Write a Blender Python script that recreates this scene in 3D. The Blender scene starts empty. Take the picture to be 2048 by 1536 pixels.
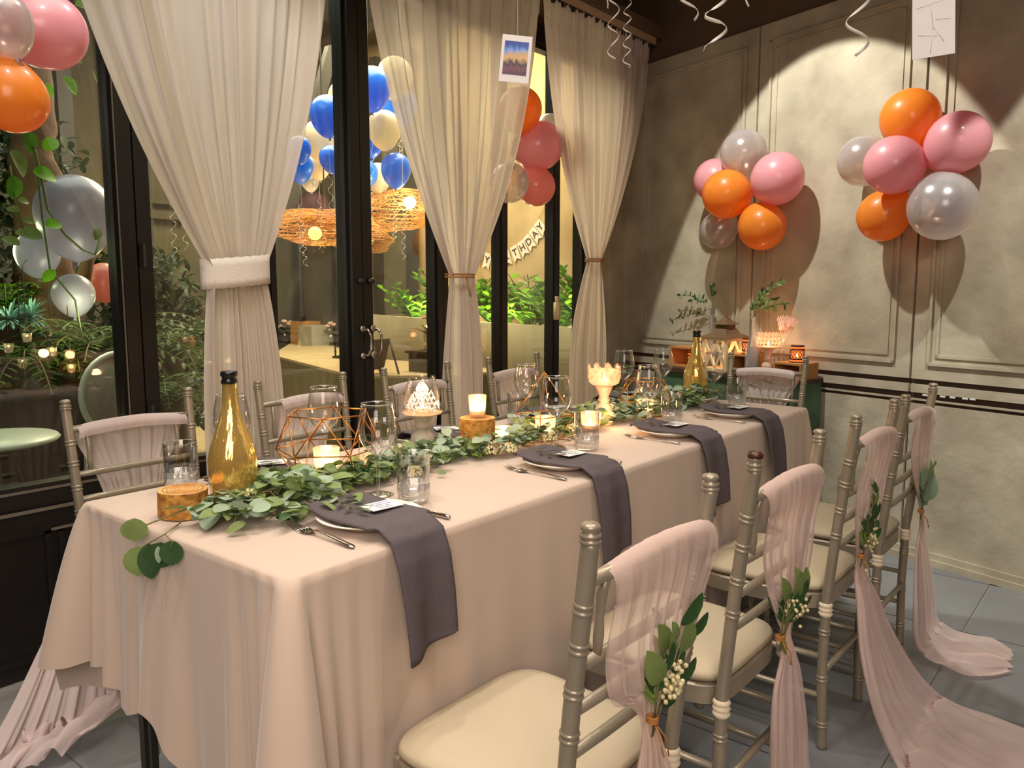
import bpy, math, random
from mathutils import Vector, Matrix, noise
R = random.Random(7)
pi = math.pi
sc = bpy.context.scene
COL = sc.collection
# ---------------------------------------------------------------- camera
F_PX, PITCH, YAW = 1591.5, math.radians(6.80), math.radians(39.16)
CAM = Vector((0, 0, 1.245))
_r = Vector((math.cos(YAW), math.sin(YAW), 0))
_f = Vector((-math.sin(YAW) * math.cos(PITCH), math.cos(YAW) * math.cos(PITCH), -math.sin(PITCH)))
_u = _r.cross(_f)
cd = bpy.data.cameras.new('camera'); cam = bpy.data.objects.new('camera', cd); COL.objects.link(cam)
cd.sensor_width = 36; cd.lens = 36 * F_PX / 2048; cd.clip_start = .02
cam.matrix_world = Matrix(((_r.x, _u.x, -_f.x, CAM.x), (_r.y, _u.y, -_f.y, CAM.y), (_r.z, _u.z, -_f.z, CAM.z), (0, 0, 0, 1)))
sc.camera = cam
# ---------------------------------------------------------------- world, exposure, lights
sc.view_settings.view_transform = 'Standard'; sc.view_settings.look = 'None'
sc.view_settings.exposure = 0.0; sc.view_settings.gamma = 1; sc.view_settings.use_curve_mapping = False
sc.cycles.transparent_max_bounces = 32; sc.cycles.max_bounces = 8
sc.cycles.sample_clamp_indirect = 4.0; sc.cycles.caustics_reflective = False; sc.cycles.caustics_refractive = False
w = bpy.data.worlds.new('night'); sc.world = w; w.use_nodes = True
w.node_tree.nodes['Background'].inputs[0].default_value = (.10, .13, .20, 1)
w.node_tree.nodes['Background'].inputs[1].default_value = .25
def lamp(kind, loc, power, col=(1, .78, .55), size=.05, aim=None, ang=80, blend=.15, name='ceiling_lamp_light', sy=None, spread=None):
    d = bpy.data.lights.new(name, kind); d.energy = power; d.color = col
    if kind == 'SPOT': d.spot_size = math.radians(ang); d.spot_blend = blend; d.shadow_soft_size = size
    elif kind == 'AREA':
        d.size = size
        if spread: d.spread = math.radians(spread)
        if sy: d.shape = 'RECTANGLE'; d.size_y = sy
    else: d.shadow_soft_size = size
    o = bpy.data.objects.new(name, d); COL.objects.link(o); o.location = loc
    if aim is not None: o.rotation_euler = (Vector(aim) - Vector(loc)).to_track_quat('-Z', 'Y').to_euler()
    return o
WARM = (1, .80, .58); NEUT = (1, .95, .88)
def wallp(u, off, z): t = math.radians(-17.2); return (-.9735 + u * math.cos(t) + off * math.sin(t), 4.0 + u * math.sin(t) - off * math.cos(t), z)
KEY = (1, .96, .87)
lamp('SPOT', wallp(-.36, 1.2, 3.05), 175, KEY, .020, wallp(-.38, 0, 1.30), 56, .06)
lamp('SPOT', wallp(1.28, 1.2, 3.05), 165, KEY, .020, wallp(1.26, 0, 1.22), 60, .08)
lamp('SPOT', (-1.45, 2.6, 3.05), 50, KEY, .04, (-1.35, 2.3, .7), 74, .5)
lamp('SPOT', (-1.75, 1.6, 3.0), 62, NEUT, .05, (-2.15, 1.6, .9), 88, .5)
lamp('SPOT', (-1.2, .35, 3.0), 43, NEUT, .05, (-1.35, .85, .7), 80, .5)
lamp('SPOT', (-.2, 1.5, 3.0), 50, (1, .86, .70), .06, (-.45, 1.8, .3), 80, .5)
lamp('AREA', (-.7, .2, 3.12), 36, (1, .83, .70), 2.6, (-.7, .2, 0), spread=110)  # wide soft fill added under the ceiling, not a lamp of the room
lamp('AREA', (.9, -1.2, 2.2), 27, (1, .83, .72), 1.6, (-1.4, 1.2, .5), spread=110)  # added fill from the camera side, below ceiling height, no lamp there
# courtyard: soft overhead fill added to brighten it, no fittings there
lamp('AREA', (-5.0, 4.2, 3.7), 420, (1, .84, .58), 2.6, (-5.0, 4.4, 0), name='courtyard_light')
lamp('AREA', (-4.1, 1.6, 3.4), 34, (.85, .95, .8), 1.8, (-4.6, 1.6, 0), name='courtyard_light')
# ---------------------------------------------------------------- pixel to world helpers (real planes)
def ray(px, py): return _f + _r * ((px - 1024) / F_PX) - _u * ((py - 768) / F_PX)
def onz(px, py, z): d = ray(px, py); return CAM + d * ((z - CAM.z) / d.z)
def onx(px, py, x): d = ray(px, py); return CAM + d * (x / d.x)
def ony(px, py, y): d = ray(px, py); return CAM + d * (y / d.y)
WU = Vector((math.cos(math.radians(-17.2)), math.sin(math.radians(-17.2)), 0))
WN = Vector((WU.y, -WU.x, 0))            # into the room
WP = Vector((-.9735, 4.0, 0))
def onw(px, py, off=0):
    d = ray(px, py); c = (WP + WN * off).dot(WN); return CAM + d * ((c - CAM.dot(WN)) / d.dot(WN))
def wpt(u, off, z): return WP + WU * u + WN * off + Vector((0, 0, z))
# ---------------------------------------------------------------- materials
def S(*c):
    c = [x / 255 for x in c]; return tuple([(x / 12.92 if x <= .04045 else ((x + .055) / 1.055) ** 2.4) for x in c] + [1])
MATS = {}
def mat(name, col, rough=.6, metal=0, nz=0, nscale=8, bump=0, bscale=60, col2=None, sheen=0, trans=0, alpha=1, emit=None, es=1, coat=0, sss=0, stretch=None, spec=.5):
    """principled with optional noise colour mix, fine bump, translucency and sheerness"""
    m = bpy.data.materials.new(name); m.use_nodes = True; nt = m.node_tree; n = nt.nodes; l = nt.links
    p = n['Principled BSDF']; out = n['Material Output']
    p.inputs['Base Color'].default_value = col; p.inputs['Roughness'].default_value = rough; p.inputs['Metallic'].default_value = metal
    p.inputs['Specular IOR Level'].default_value = spec
    if coat: p.inputs['Coat Weight'].default_value = coat
    if sheen: p.inputs['Sheen Weight'].default_value = sheen
    if sss: p.inputs['Subsurface Weight'].default_value = sss; p.inputs['Subsurface Scale'].default_value = .01
    if emit: p.inputs['Emission Color'].default_value = emit; p.inputs['Emission Strength'].default_value = es
    tc = n.new('ShaderNodeTexCoord'); src = tc.outputs['Object']
    if stretch:
        mp = n.new('ShaderNodeMapping'); mp.inputs['Scale'].default_value = stretch; l.new(src, mp.inputs[0]); src = mp.outputs[0]
    colout = None
    if nz:
        t = n.new('ShaderNodeTexNoise'); t.inputs['Scale'].default_value = nscale; t.inputs['Detail'].default_value = 6; l.new(src, t.inputs['Vector'])
        rm = n.new('ShaderNodeMapRange'); rm.inputs[1].default_value = .5 - .22; rm.inputs[2].default_value = .5 + .22; l.new(t.outputs['Fac'], rm.inputs[0])
        mx = n.new('ShaderNodeMix'); mx.data_type = 'RGBA'; l.new(rm.outputs[0], mx.inputs[0])
        c2 = col2 or tuple([c * (1 - nz) for c in col[:3]] + [1])
        mx.inputs[6].default_value = col; mx.inputs[7].default_value = c2
        l.new(mx.outputs[2], p.inputs['Base Color']); colout = mx.outputs[2]
    if bump:
        t = n.new('ShaderNodeTexNoise'); t.inputs['Scale'].default_value = bscale; t.inputs['Detail'].default_value = 4; l.new(src, t.inputs['Vector'])
        b = n.new('ShaderNodeBump'); b.inputs['Strength'].default_value = bump; b.inputs['Distance'].default_value = .01
        l.new(t.outputs['Fac'], b.inputs['Height']); l.new(b.outputs[0], p.inputs['Normal'])
    sh = p.outputs[0]
    if trans:
        tr = n.new('ShaderNodeBsdfTranslucent'); tr.inputs[0].default_value = col
        if colout: l.new(colout, tr.inputs[0])
        ms = n.new('ShaderNodeMixShader'); ms.inputs[0].default_value = trans; l.new(sh, ms.inputs[1]); l.new(tr.outputs[0], ms.inputs[2]); sh = ms.outputs[0]
    if alpha < 1:
        tp = n.new('ShaderNodeBsdfTransparent')
        lw = n.new('ShaderNodeLayerWeight'); lw.inputs[0].default_value = .35
        rm = n.new('ShaderNodeMapRange'); rm.inputs[3].default_value = alpha; rm.inputs[4].default_value = min(1, alpha * 1.5 + .1); l.new(lw.outputs['Facing'], rm.inputs[0])
        ms = n.new('ShaderNodeMixShader'); l.new(rm.outputs[0], ms.inputs[0]); l.new(tp.outputs[0], ms.inputs[1]); l.new(sh, ms.inputs[2]); sh = ms.outputs[0]
    l.new(sh, out.inputs[0]); MATS[name] = m; return m
def glassm(name, tint=(1, 1, 1, 1), body=.0, bcol=(1, 1, 1, 1), edge=.55, lo=.05, rough=.02):
    m = bpy.data.materials.new(name); m.use_nodes = True; nt = m.node_tree; n = nt.nodes; l = nt.links; n.clear()
    out = n.new('ShaderNodeOutputMaterial'); tp = n.new('ShaderNodeBsdfTransparent'); tp.inputs[0].default_value = tint
    gl = n.new('ShaderNodeBsdfGlossy'); gl.inputs['Roughness'].default_value = rough
    lw = n.new('ShaderNodeLayerWeight'); lw.inputs[0].default_value = .3
    rm = n.new('ShaderNodeMapRange'); rm.inputs[3].default_value = lo; rm.inputs[4].default_value = edge; l.new(lw.outputs['Facing'], rm.inputs[0])
    ms = n.new('ShaderNodeMixShader'); l.new(rm.outputs[0], ms.inputs[0]); l.new(tp.outputs[0], ms.inputs[1]); l.new(gl.outputs[0], ms.inputs[2]); sh = ms.outputs[0]
    if body:
        d = n.new('ShaderNodeBsdfTranslucent'); d.inputs[0].default_value = bcol; d2 = n.new('ShaderNodeBsdfDiffuse'); d2.inputs[0].default_value = bcol
        a = n.new('ShaderNodeMixShader'); a.inputs[0].default_value = .5; l.new(d.outputs[0], a.inputs[1]); l.new(d2.outputs[0], a.inputs[2])
        b = n.new('ShaderNodeMixShader'); b.inputs[0].default_value = body; l.new(sh, b.inputs[1]); l.new(a.outputs[0], b.inputs[2]); sh = b.outputs[0]
    l.new(sh, out.inputs[0]); MATS[name] = m; return m
def balloonm(name, col, clear=.2, metal=0, rough=.18, deep=None):
    m = bpy.data.materials.new(name); m.use_nodes = True; nt = m.node_tree; n = nt.nodes; l = nt.links
    p = n['Principled BSDF']; p.inputs['Base Color'].default_value = col; p.inputs['Metallic'].default_value = metal; p.inputs['Roughness'].default_value = rough + .18
    p.inputs['Coat Weight'].default_value = .6; p.inputs['Coat Roughness'].default_value = .12
    tr = n.new('ShaderNodeBsdfTranslucent'); tr.inputs[0].default_value = col
    tp = n.new('ShaderNodeBsdfTransparent'); tp.inputs[0].default_value = tuple([min(1, c * 1.1 + .02) for c in (deep or col)[:3]] + [1])
    a = n.new('ShaderNodeMixShader'); a.inputs[0].default_value = .3; l.new(p.outputs[0], a.inputs[1]); l.new(tr.outputs[0], a.inputs[2])
    lw = n.new('ShaderNodeLayerWeight'); lw.inputs[0].default_value = .4
    rm = n.new('ShaderNodeMapRange'); rm.inputs[3].default_value = clear; rm.inputs[4].default_value = clear * .25; l.new(lw.outputs['Facing'], rm.inputs[0])
    b = n.new('ShaderNodeMixShader'); l.new(rm.outputs[0], b.inputs[0]); l.new(a.outputs[0], b.inputs[1]); l.new(tp.outputs[0], b.inputs[2])
    l.new(b.outputs[0], n['Material Output'].inputs[0]); MATS[name] = m; return m
M = MATS
mat('plaster', S(192, 184, 162), .8, nz=.22, nscale=4.5, bump=.5, bscale=14, col2=S(154, 144, 124))
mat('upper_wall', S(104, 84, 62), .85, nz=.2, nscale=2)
mat('groove', S(70, 52, 42), .8)
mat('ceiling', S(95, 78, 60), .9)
mat('tile', S(124, 127, 130), .42, nz=.22, nscale=3.5, bump=.08, bscale=20)
mat('grout', S(140, 138, 134), .9)
mat('black_frame', S(26, 22, 20), .38, nz=.3, nscale=30)
mat('frame_edge', S(120, 112, 98), .5, metal=.3)
mat('cloth', S(192, 172, 155), .82, nz=.05, nscale=3, sheen=.3, bump=.03, bscale=260)
mat('curtain', S(232, 219, 210), .85, nz=.05, nscale=60, trans=.5, alpha=.86, stretch=(1, 1, .1))
mat('tie', S(232, 224, 212), .8, bump=.2, bscale=120)
mat('tulle', S(252, 226, 218), .8, trans=.4, alpha=.50)
mat('tulle_dense', S(240, 222, 218), .8, trans=.35, alpha=.74)
mat('chair_paint', S(160, 150, 130), .34, metal=.35, nz=.18, nscale=14, bump=.05, bscale=80)
mat('chair_cap', S(70, 34, 24), .35)
mat('cushion', S(182, 169, 142), .7, nz=.10, nscale=6, bump=.06, bscale=30)
mat('ribbon_strap', S(228, 214, 186), .8)
mat('napkin', S(84, 75, 79), .85, nz=.12, nscale=40, bump=.2, bscale=300)
mat('porcelain', S(240, 232, 220), .2)
mat('steel', S(190, 180, 170), .2, metal=1)
mat('gold_mirror', S(255, 222, 130), .12, metal=.72, nz=.3, nscale=22, col2=S(240, 190, 100), bump=.7, bscale=34, stretch=(1, 1, .16))
mat('cap_black', S(22, 20, 20), .3)
mat('gold_wire', S(190, 130, 66), .35, metal=.9)
mat('wood_face', S(222, 170, 104), .6, nz=.25, nscale=30, stretch=(1, 1, .05))
mat('bark', S(214, 158, 66), .7, nz=1, nscale=75, col2=S(128, 76, 22), bump=.8, bscale=30)
mat('crate_wood', S(196, 140, 78), .6, nz=.3, nscale=18, stretch=(1, 6, 6))
mat('wax', S(255, 236, 205), .5, sss=.3, emit=(1, .5, .2, 1), es=.8)  # emission puts the candle's glow into the wax itself
mat('flame_dim', (1, .6, .3, 1), .5, emit=(1, .5, .2, 1), es=2.5)
mat('shrub', S(46, 66, 30), .6, nz=.5, nscale=8, trans=.2)
mat('flame', (1, .7, .3, 1), .5, emit=(1, .62, .25, 1), es=60)
mat('holder_grey', S(170, 164, 150), .6, nz=.15, nscale=30)
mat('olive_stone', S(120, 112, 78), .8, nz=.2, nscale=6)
mat('holder_cream', S(222, 190, 164), .55)
mat('leaf_a', S(134, 156, 88), .5, nz=.4, nscale=20, trans=.25)
mat('leaf_b', S(158, 180, 150), .55, nz=.3, nscale=20, trans=.2)
mat('leaf_c', S(58, 92, 50), .4, nz=.35, nscale=20, trans=.25)
mat('leaf_olive', S(58, 72, 46), .35, trans=.2)
mat('leaf_bright', S(120, 185, 30), .5, nz=.3, nscale=15, trans=.5)
mat('leaf_out', S(84, 130, 36), .5, nz=.5, nscale=12, trans=.4)
mat('stem', S(110, 104, 62), .7)
mat('blossom', S(226, 214, 168), .8, nz=.15, nscale=60)
mat('twine', S(176, 120, 60), .8)
mat('card', S(226, 224, 222), .7, nz=.05, nscale=40)
mat('ink', S(60, 60, 80), .7)
mat('ribbon', S(244, 240, 236), .5, trans=.3)
mat('green_paint', S(88, 122, 98), .6, nz=.35, nscale=10, col2=S(60, 84, 66))
mat('tin_roof', S(112, 88, 62), .6)
mat('lantern_white', S(226, 206, 166), .6)
mat('silver_glitter', S(186, 184, 184), .35, metal=.7, nz=.3, nscale=400, bump=.8, bscale=500)
mat('lace_black', S(48, 30, 24), .5)
mat('amber_glass', S(230, 110, 50), .3, trans=.5, alpha=.7, emit=(1, .3, .08, 1), es=.5)  # emission puts an orange candle glow into the glass itself
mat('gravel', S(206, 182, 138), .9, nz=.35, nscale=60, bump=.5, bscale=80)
mat('concrete', S(150, 140, 112), .85, nz=.25, nscale=3)
mat('out_wall', S(196, 170, 128), .85, nz=.35, nscale=2.2, col2=S(150, 122, 84))
mat('out_wall_dark', S(86, 78, 56), .85, nz=.45, nscale=2.0)
mat('dark_metal', S(40, 38, 34), .5)
mat('wicker', S(214, 150, 76), .7)
mat('bulb_yellow', (1, .8, .2, 1), .5, emit=(1, .72, .12, 1), es=3.2)
mat('bulb_white', (1, 1, .9, 1), .5, emit=(1, .93, .8, 1), es=14)
mat('uplight', (1, 1, .9, 1), .5, emit=(1, .9, .6, 1), es=18)
mat('trunk', S(112, 78, 52), .85, nz=.5, nscale=12, bump=.8, bscale=18)
mat('succulent', S(130, 172, 164), .6)
mat('rose', S(234, 190, 170), .6)
mat('dark_wood', S(70, 50, 36), .6, nz=.3, nscale=8)
mat('white_table', S(196, 204, 190), .35)
mat('flag', S(232, 214, 200), .8)
mat('letter', S(78, 48, 44), .7)
mat('rod_paint', S(186, 160, 130), .6)
balloonm('b_orange', S(255, 164, 58), .28, 0, .2, S(255, 150, 60))
balloonm('b_pink', S(242, 176, 186), .10, 0, .2, S(255, 150, 140))
balloonm('b_coral', S(248, 166, 156), .08)
balloonm('b_silver', S(232, 234, 238), .62, .35, .05, S(225, 205, 190))
balloonm('b_blue', S(0, 140, 255), .05)
balloonm('b_cream', S(236, 224, 198), .10)
balloonm('b_grey', S(190, 184, 204), .25, .2, .2)
balloonm('b_white', S(216, 214, 226), .22, .1, .2)
glassm('pane', (.90, .93, .89, 1), edge=.45, lo=.045, rough=.0)
glassm('glass', (.975, .975, .965, 1), edge=.92, lo=.05)
glassm('cut_glass', (.94, .94, .93, 1), body=.12, edge=.95, lo=.14, rough=.05)
glassm('votive_glass', (1, .96, .9, 1), body=.20, bcol=(1, .82, .66, 1), edge=.6, lo=.06)
glassm('rose_glass', (1, .95, .9, 1), body=.42, bcol=(1, .62, .50, 1), edge=.6, lo=.08)
# ---------------------------------------------------------------- mesh builder
class G:
    def __init__(s): s.v = []; s.f = []
    def add(s, vs, fs):
        b = len(s.v); s.v.extend([Vector(x) for x in vs]); s.f.extend([tuple(i + b for i in f) for f in fs]); return s
    def box(s, a, b):
        x0, y0, z0 = a; x1, y1, z1 = b
        return s.add([(x0, y0, z0), (x1, y0, z0), (x1, y1, z0), (x0, y1, z0), (x0, y0, z1), (x1, y0, z1), (x1, y1, z1), (x0, y1, z1)],
                     [(0, 3, 2, 1), (4, 5, 6, 7), (0, 1, 5, 4), (1, 2, 6, 5), (2, 3, 7, 6), (3, 0, 4, 7)])
    def obox(s, c, a, b, d):      # centre and three half axes
        c, a, b, d = map(Vector, (c, a, b, d))
        vs = [c + a * i + b * j + d * k for k in (-1, 1) for (i, j) in ((-1, -1), (1, -1), (1, 1), (-1, 1))]
        return s.add(vs, [(0, 3, 2, 1), (4, 5, 6, 7), (0, 1, 5, 4), (1, 2, 6, 5), (2, 3, 7, 6), (3, 0, 4, 7)])
    def wbox(s, u0, u1, o0, o1, z0, z1):    # box along the angled back wall
        return s.obox(wpt((u0 + u1) / 2, (o0 + o1) / 2, (z0 + z1) / 2), WU * (u1 - u0) / 2, WN * (o1 - o0) / 2, Vector((0, 0, (z1 - z0) / 2)))
    def lathe(s, prof, c=(0, 0, 0), n=20, ax=None, rip=0, rk=0):
        c = Vector(c); q = Vector(ax).to_track_quat('Z', 'Y') if ax is not None else None
        vs = []
        for r, z in prof:
            for i in range(n):
                a = 2 * pi * i / n; rr = r * (1 + rip * math.cos(rk * a)); p = Vector((rr * math.cos(a), rr * math.sin(a), z))
                if q: p = q @ p
                vs.append(c + p)
        fs = [(j * n + i, j * n + (i + 1) % n, (j + 1) * n + (i + 1) % n, (j + 1) * n + i) for j in range(len(prof) - 1) for i in range(n)]
        return s.add(vs, fs)
    def tube(s, pts, r, n=6, cap=True):
        pts = [Vector(p) for p in pts]; rs = r if isinstance(r, (list, tuple)) else [r] * len(pts)
        vs = []; t0 = (pts[1] - pts[0]).normalized(); nn = t0.orthogonal().normalized()
        for i, p in enumerate(pts):
            t = (pts[min(i + 1, len(pts) - 1)] - pts[max(i - 1, 0)])
            t = t.normalized() if t.length > 1e-9 else t0
            nn = (nn - t * nn.dot(t)); nn = nn.normalized() if nn.length > 1e-6 else t.orthogonal().normalized(); bb = t.cross(nn)
            for k in range(n):
                a = 2 * pi * k / n; vs.append(p + (nn * math.cos(a) + bb * math.sin(a)) * rs[i])
        m = len(pts)
        fs = [(j * n + k, j * n + (k + 1) % n, (j + 1) * n + (k + 1) % n, (j + 1) * n + k) for j in range(m - 1) for k in range(n)]
        if cap: fs += [tuple(range(n))[::-1], tuple(range((m - 1) * n, m * n))]
        return s.add(vs, fs)
    def ell(s, c, rx, ry=None, rz=None, n=12, m=8):
        ry = ry or rx; rz = rz or rx
        vs = [(c[0] + rx * math.sin(pi * j / m) * math.cos(2 * pi * i / n), c[1] + ry * math.sin(pi * j / m) * math.sin(2 * pi * i / n), c[2] - rz * math.cos(pi * j / m)) for j in range(m + 1) for i in range(n)]
        return s.add(vs, [(j * n + i, j * n + (i + 1) % n, (j + 1) * n + (i + 1) % n, (j + 1) * n + i) for j in range(m) for i in range(n)])
    def grid(s, nu, nv, fn, close=False):
        vs = [fn(i / nu, j / nv) for j in range(nv + 1) for i in range(nu + (0 if close else 1))]
        k = nu if close else nu + 1
        return s.add(vs, [(j * k + i, j * k + (i + 1) % k, (j + 1) * k + (i + 1) % k, (j + 1) * k + i) for j in range(nv) for i in range(nu)])
    def leafv(s, p, d, nrm, L, W, fold=.25, curl=.2):      # one leaf quad-strip
        p = Vector(p); d = Vector(d).normalized(); nrm = Vector(nrm); sd = d.cross(nrm)
        sd = sd.normalized() if sd.length > 1e-5 else d.orthogonal().normalized(); up = sd.cross(d)
        st = [(0, .0), (.10, .50), (.28, .88), (.5, 1), (.72, .84), (.9, .45), (1, 0)]
        vs = []
        for t, w in st:
            c = p + d * (L * t) - up * (curl * L * t * t); vs += [c - sd * (W * w / 2) + up * (fold * W * w / 2), c, c + sd * (W * w / 2) + up * (fold * W * w / 2)]
        fs = []
        for k in range(6): fs += [(3 * k, 3 * k + 1, 3 * k + 4, 3 * k + 3), (3 * k + 1, 3 * k + 2, 3 * k + 5, 3 * k + 4)]
        return s.add(vs, fs)
    def mesh(s, name, m, smooth=True, off=None):
        me = bpy.data.meshes.new(name); off = off or Vector((0, 0, 0))
        me.from_pydata([tuple(v - off) for v in s.v], [], s.f); me.materials.append(M[m] if isinstance(m, str) else m)
        if smooth: me.polygons.foreach_set('use_smooth', [True] * len(me.polygons))
        me.update(); return me
def rootloc(o):
    while o.parent: o = o.parent
    return o.location.copy()
def thing(name, label, cat, loc=(0, 0, 0), rz=0, group=None):
    o = bpy.data.objects.new(name, None); COL.objects.link(o); o.empty_display_size = .05
    o.location = loc; o.rotation_euler = (0, 0, rz); o['label'] = label; o['category'] = cat
    if group: o['group'] = group
    return o
def part(name, g, m, parent=None, world=True, smooth=True, solid=0, sharp=False, kind=None, label=None):
    off = rootloc(parent) if (parent is not None and world) else None
    o = bpy.data.objects.new(name, g.mesh(name, m, smooth, off)); COL.objects.link(o)
    if parent is not None: o.parent = parent
    if solid: md = o.modifiers.new('s', 'SOLIDIFY'); md.thickness = solid; md.offset = 0
    if smooth and sharp: md = o.modifiers.new('e', 'EDGE_SPLIT'); md.split_angle = math.radians(40)
    if kind: o['kind'] = kind
    if label: o['label'] = label
    return o
def solo(name, g, m, label, cat, group=None, **k):
    base = Vector((sum(v.x for v in g.v) / len(g.v), sum(v.y for v in g.v) / len(g.v), min(v.z for v in g.v)))
    for v in g.v: v -= base
    o = part(name, g, m, None, False, **k); o.location = base; o['label'] = label; o['category'] = cat
    if group: o['group'] = group
    return o
def struct(name, g, m, parent=None, smooth=False, **k):
    o = part(name, g, m, parent, False, smooth, **k)
    if parent is None: o['kind'] = 'structure'
    return o
def inst(me, name, parent, mtx):
    o = bpy.data.objects.new(name, me); COL.objects.link(o); o.parent = parent; o.matrix_local = mtx; return o
def copy_tree(o, loc=None, rz=None, label=None, parent=None, group=None):
    c = o.copy(); COL.objects.link(c); c.parent = parent
    for ch in list(o.children): copy_tree(ch, parent=c)
    if loc is not None: c.location = loc
    if rz is not None: c.rotation_euler = (0, 0, rz)
    if label: c['label'] = label
    if group: c['group'] = group
    return c
def V(*a): return Vector(a)
# leaf meshes shared by garlands and bouquets
def leafmesh(nm, m, L, W, fold, curl): return G().leafv((0, 0, 0), (1, 0, 0), (0, 0, 1), L, W, fold, curl).mesh(nm, m)
LEAF = [leafmesh('leaf_mesh', 'leaf_b', .036, .030, .2, .15), leafmesh('leaf_mesh', 'leaf_a', .034, .018, .2, .25), leafmesh('leaf_mesh', 'leaf_c', .040, .016, .3, .2),
        leafmesh('leaf_mesh', 'leaf_b', .044, .034, .1, .3), leafmesh('leaf_mesh', 'leaf_c', .030, .014, .2, .1), leafmesh('leaf_mesh', 'leaf_a', .042, .026, .25, .3)]
LEAF_OLIVE = leafmesh('leaf_mesh', 'leaf_olive', .05, .013, .3, .15)
def lmat(p, d, up, s=1):
    d = Vector(d).normalized(); up = Vector(up); y = up.cross(d); y = y.normalized() if y.length > 1e-4 else d.orthogonal().normalized(); z = d.cross(y)
    m = Matrix((d * s, y * s, z * s)).transposed().to_4x4(); m.translation = Vector(p); return m
# ================================================================ SETTING
fl = struct('floor', G().box((-2.9, -3.2, -.06), (3.2, 5.0, -.006)), 'grout')
tile_me = {}
T = .6
tm = G().box((.0035, .0035, -.006), (T - .0035, T - .0035, 0)).mesh('tile', 'tile', False)
for i in range(-5, 6):
    for j in range(-2, 8):
        x, y = i * T + .12, j * T + .2
        if x < -2.85 or x + T > 3.2 or (wpt(0, 0, 0) - V(x + T / 2, y, 0)).dot(-WN) < .05: continue
        o = bpy.data.objects.new('tile', tm); COL.objects.link(o); o.parent = fl; o.location = (x, y, 0)
ZP = 2.62
wb = G().wbox(-1.92, 4.6, -.16, -.012, 0, 3.2)
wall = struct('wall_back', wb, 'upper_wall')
seams = [-1.912, -.814, .108, 1.03, 1.95, 2.87, 3.79]
for k in range(6):
    u0, u1 = seams[k] + .006, seams[k + 1] - .006
    struct('panel', G().wbox(u0, u1, -.012, .012, .84, ZP), 'plaster', wall)
    a, b = u0 + (.22 if k == 0 else .07), u1 - .07
    g = G()
    for (e, o1) in ((0, .024), (.035, .018)):
        t = .014
        za, zb = .905 + e, ZP - .09 - e
        g.wbox(a + e, b - e, .012, o1, za, za + t).wbox(a + e, b - e, .012, o1, zb - t, zb).wbox(a + e, a + e + t, .012, o1, za, zb).wbox(b - e - t, b - e, .012, o1, za, zb)
    struct('moulding', g, 'plaster', wall)
    struct('rail_panel', G().wbox(u0, u1, -.012, .012, .778, .816), 'plaster', wall)
    struct('rail_panel', G().wbox(u0, u1, -.012, .009, .742, .750), 'plaster', wall)
    struct('lower_panel', G().wbox(u0, u1, -.012, .010, .03, .727), 'plaster', wall)
struct('groove', G().wbox(-1.91, 4.6, -.012, -.008, .0, 2.6), 'groove', wall)
g = G()
g.wbox(-1.9, 4.6, 0, .022, 0, .058).wbox(-1.9, 4.6, 0, .034, 0, .03)
struct('baseboard_back', g, 'plaster')
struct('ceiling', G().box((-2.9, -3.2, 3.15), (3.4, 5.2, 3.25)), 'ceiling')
struct('wall_right', G().box((3.2, -3.2, 0), (3.3, 4.5, 3.15)), 'plaster')
struct('wall_front', G().box((-2.9, -3.3, 0), (3.3, -3.2, 3.15)), 'plaster')
XF = -2.80
# window wall ------------------------------------------------------
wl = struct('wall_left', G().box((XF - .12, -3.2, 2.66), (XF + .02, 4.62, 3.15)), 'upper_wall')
def fbox(g, y0, y1, z0, z1, d=.045): return g.box((XF - d, y0, z0), (XF + d, y1, z1))
ZT = 2.58
posts = [-3.2, -.55, 1.335, 1.86, 2.33, 2.85, 3.33, 3.81, 4.14]
pw = [.05, .06, .052, .03, .058, .036, .022, .022, .05]
dp = [.05, .05, .05, .05, .05, .04, .03, .03, .05]
n = 1
for k in range(len(posts) - 1):
    y0, y1 = posts[k] + pw[k], posts[k + 1] - pw[k + 1]
    door = k in (3, 4)
    zb = .60 if k < 3 else .30
    nm = 'door_%d' % (k - 2) if door else 'window_%d' % n
    if not door: n += 1
    g = G(); e = .012
    g.box((XF - .03, y0, zb), (XF + .03, y0 + e, ZT)).box((XF - .03, y1 - e, zb), (XF + .03, y1, ZT)).box((XF - .03, y0, zb), (XF + .03, y1, zb + .02)).box((XF - .03, y0, ZT - .02), (XF + .03, y1, ZT))
    w = struct(nm, g, 'black_frame')
    struct('glass', G().box((XF - .003, y0 + e, zb + .02), (XF + .003, y1 - e, ZT - .02)), 'pane', w)
    if door:
        yy = 2.345 if k == 3 else 2.40
        yy = 2.315 if k == 3 else 2.375
        hg = G().tube([(XF + .06, yy, 1.07), (XF + .10, yy, 1.065), (XF + .105, yy + .012, 1.04), (XF + .105, yy + .012, .98), (XF + .10, yy, .955), (XF + .06, yy, .95)], .006, 8)
        hg.lathe([(0, 0), (.016, 0), (.016, .012), (.008, .016), (0, .016)], (XF + .055, yy, 1.07), 12, ax=(1, 0, 0)).lathe([(0, 0), (.016, 0), (.016, .012), (.008, .016), (0, .016)], (XF + .055, yy, .95), 12, ax=(1, 0, 0))
        struct('door_handle', hg, 'steel', w, smooth=True)
        struct('door_lock', G().ell((XF + .06, yy, 1.28), .014, .022, .014), 'dark_metal', w, smooth=True)
g = G()
for y, p, q in zip(posts, pw, dp): g.box((XF - q, y - p, 0), (XF + q + .005, y - .004, 2.66)).box((XF - q + .01, y + .004, 0), (XF + q, y + p, 2.66)).box((XF - .03, y - .004, 0), (XF + .03, y + .004, 2.66))
fbox(g, -3.2, 4.19, ZT, 2.68, .05)
struct('trim_1', g, 'black_frame')
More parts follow.
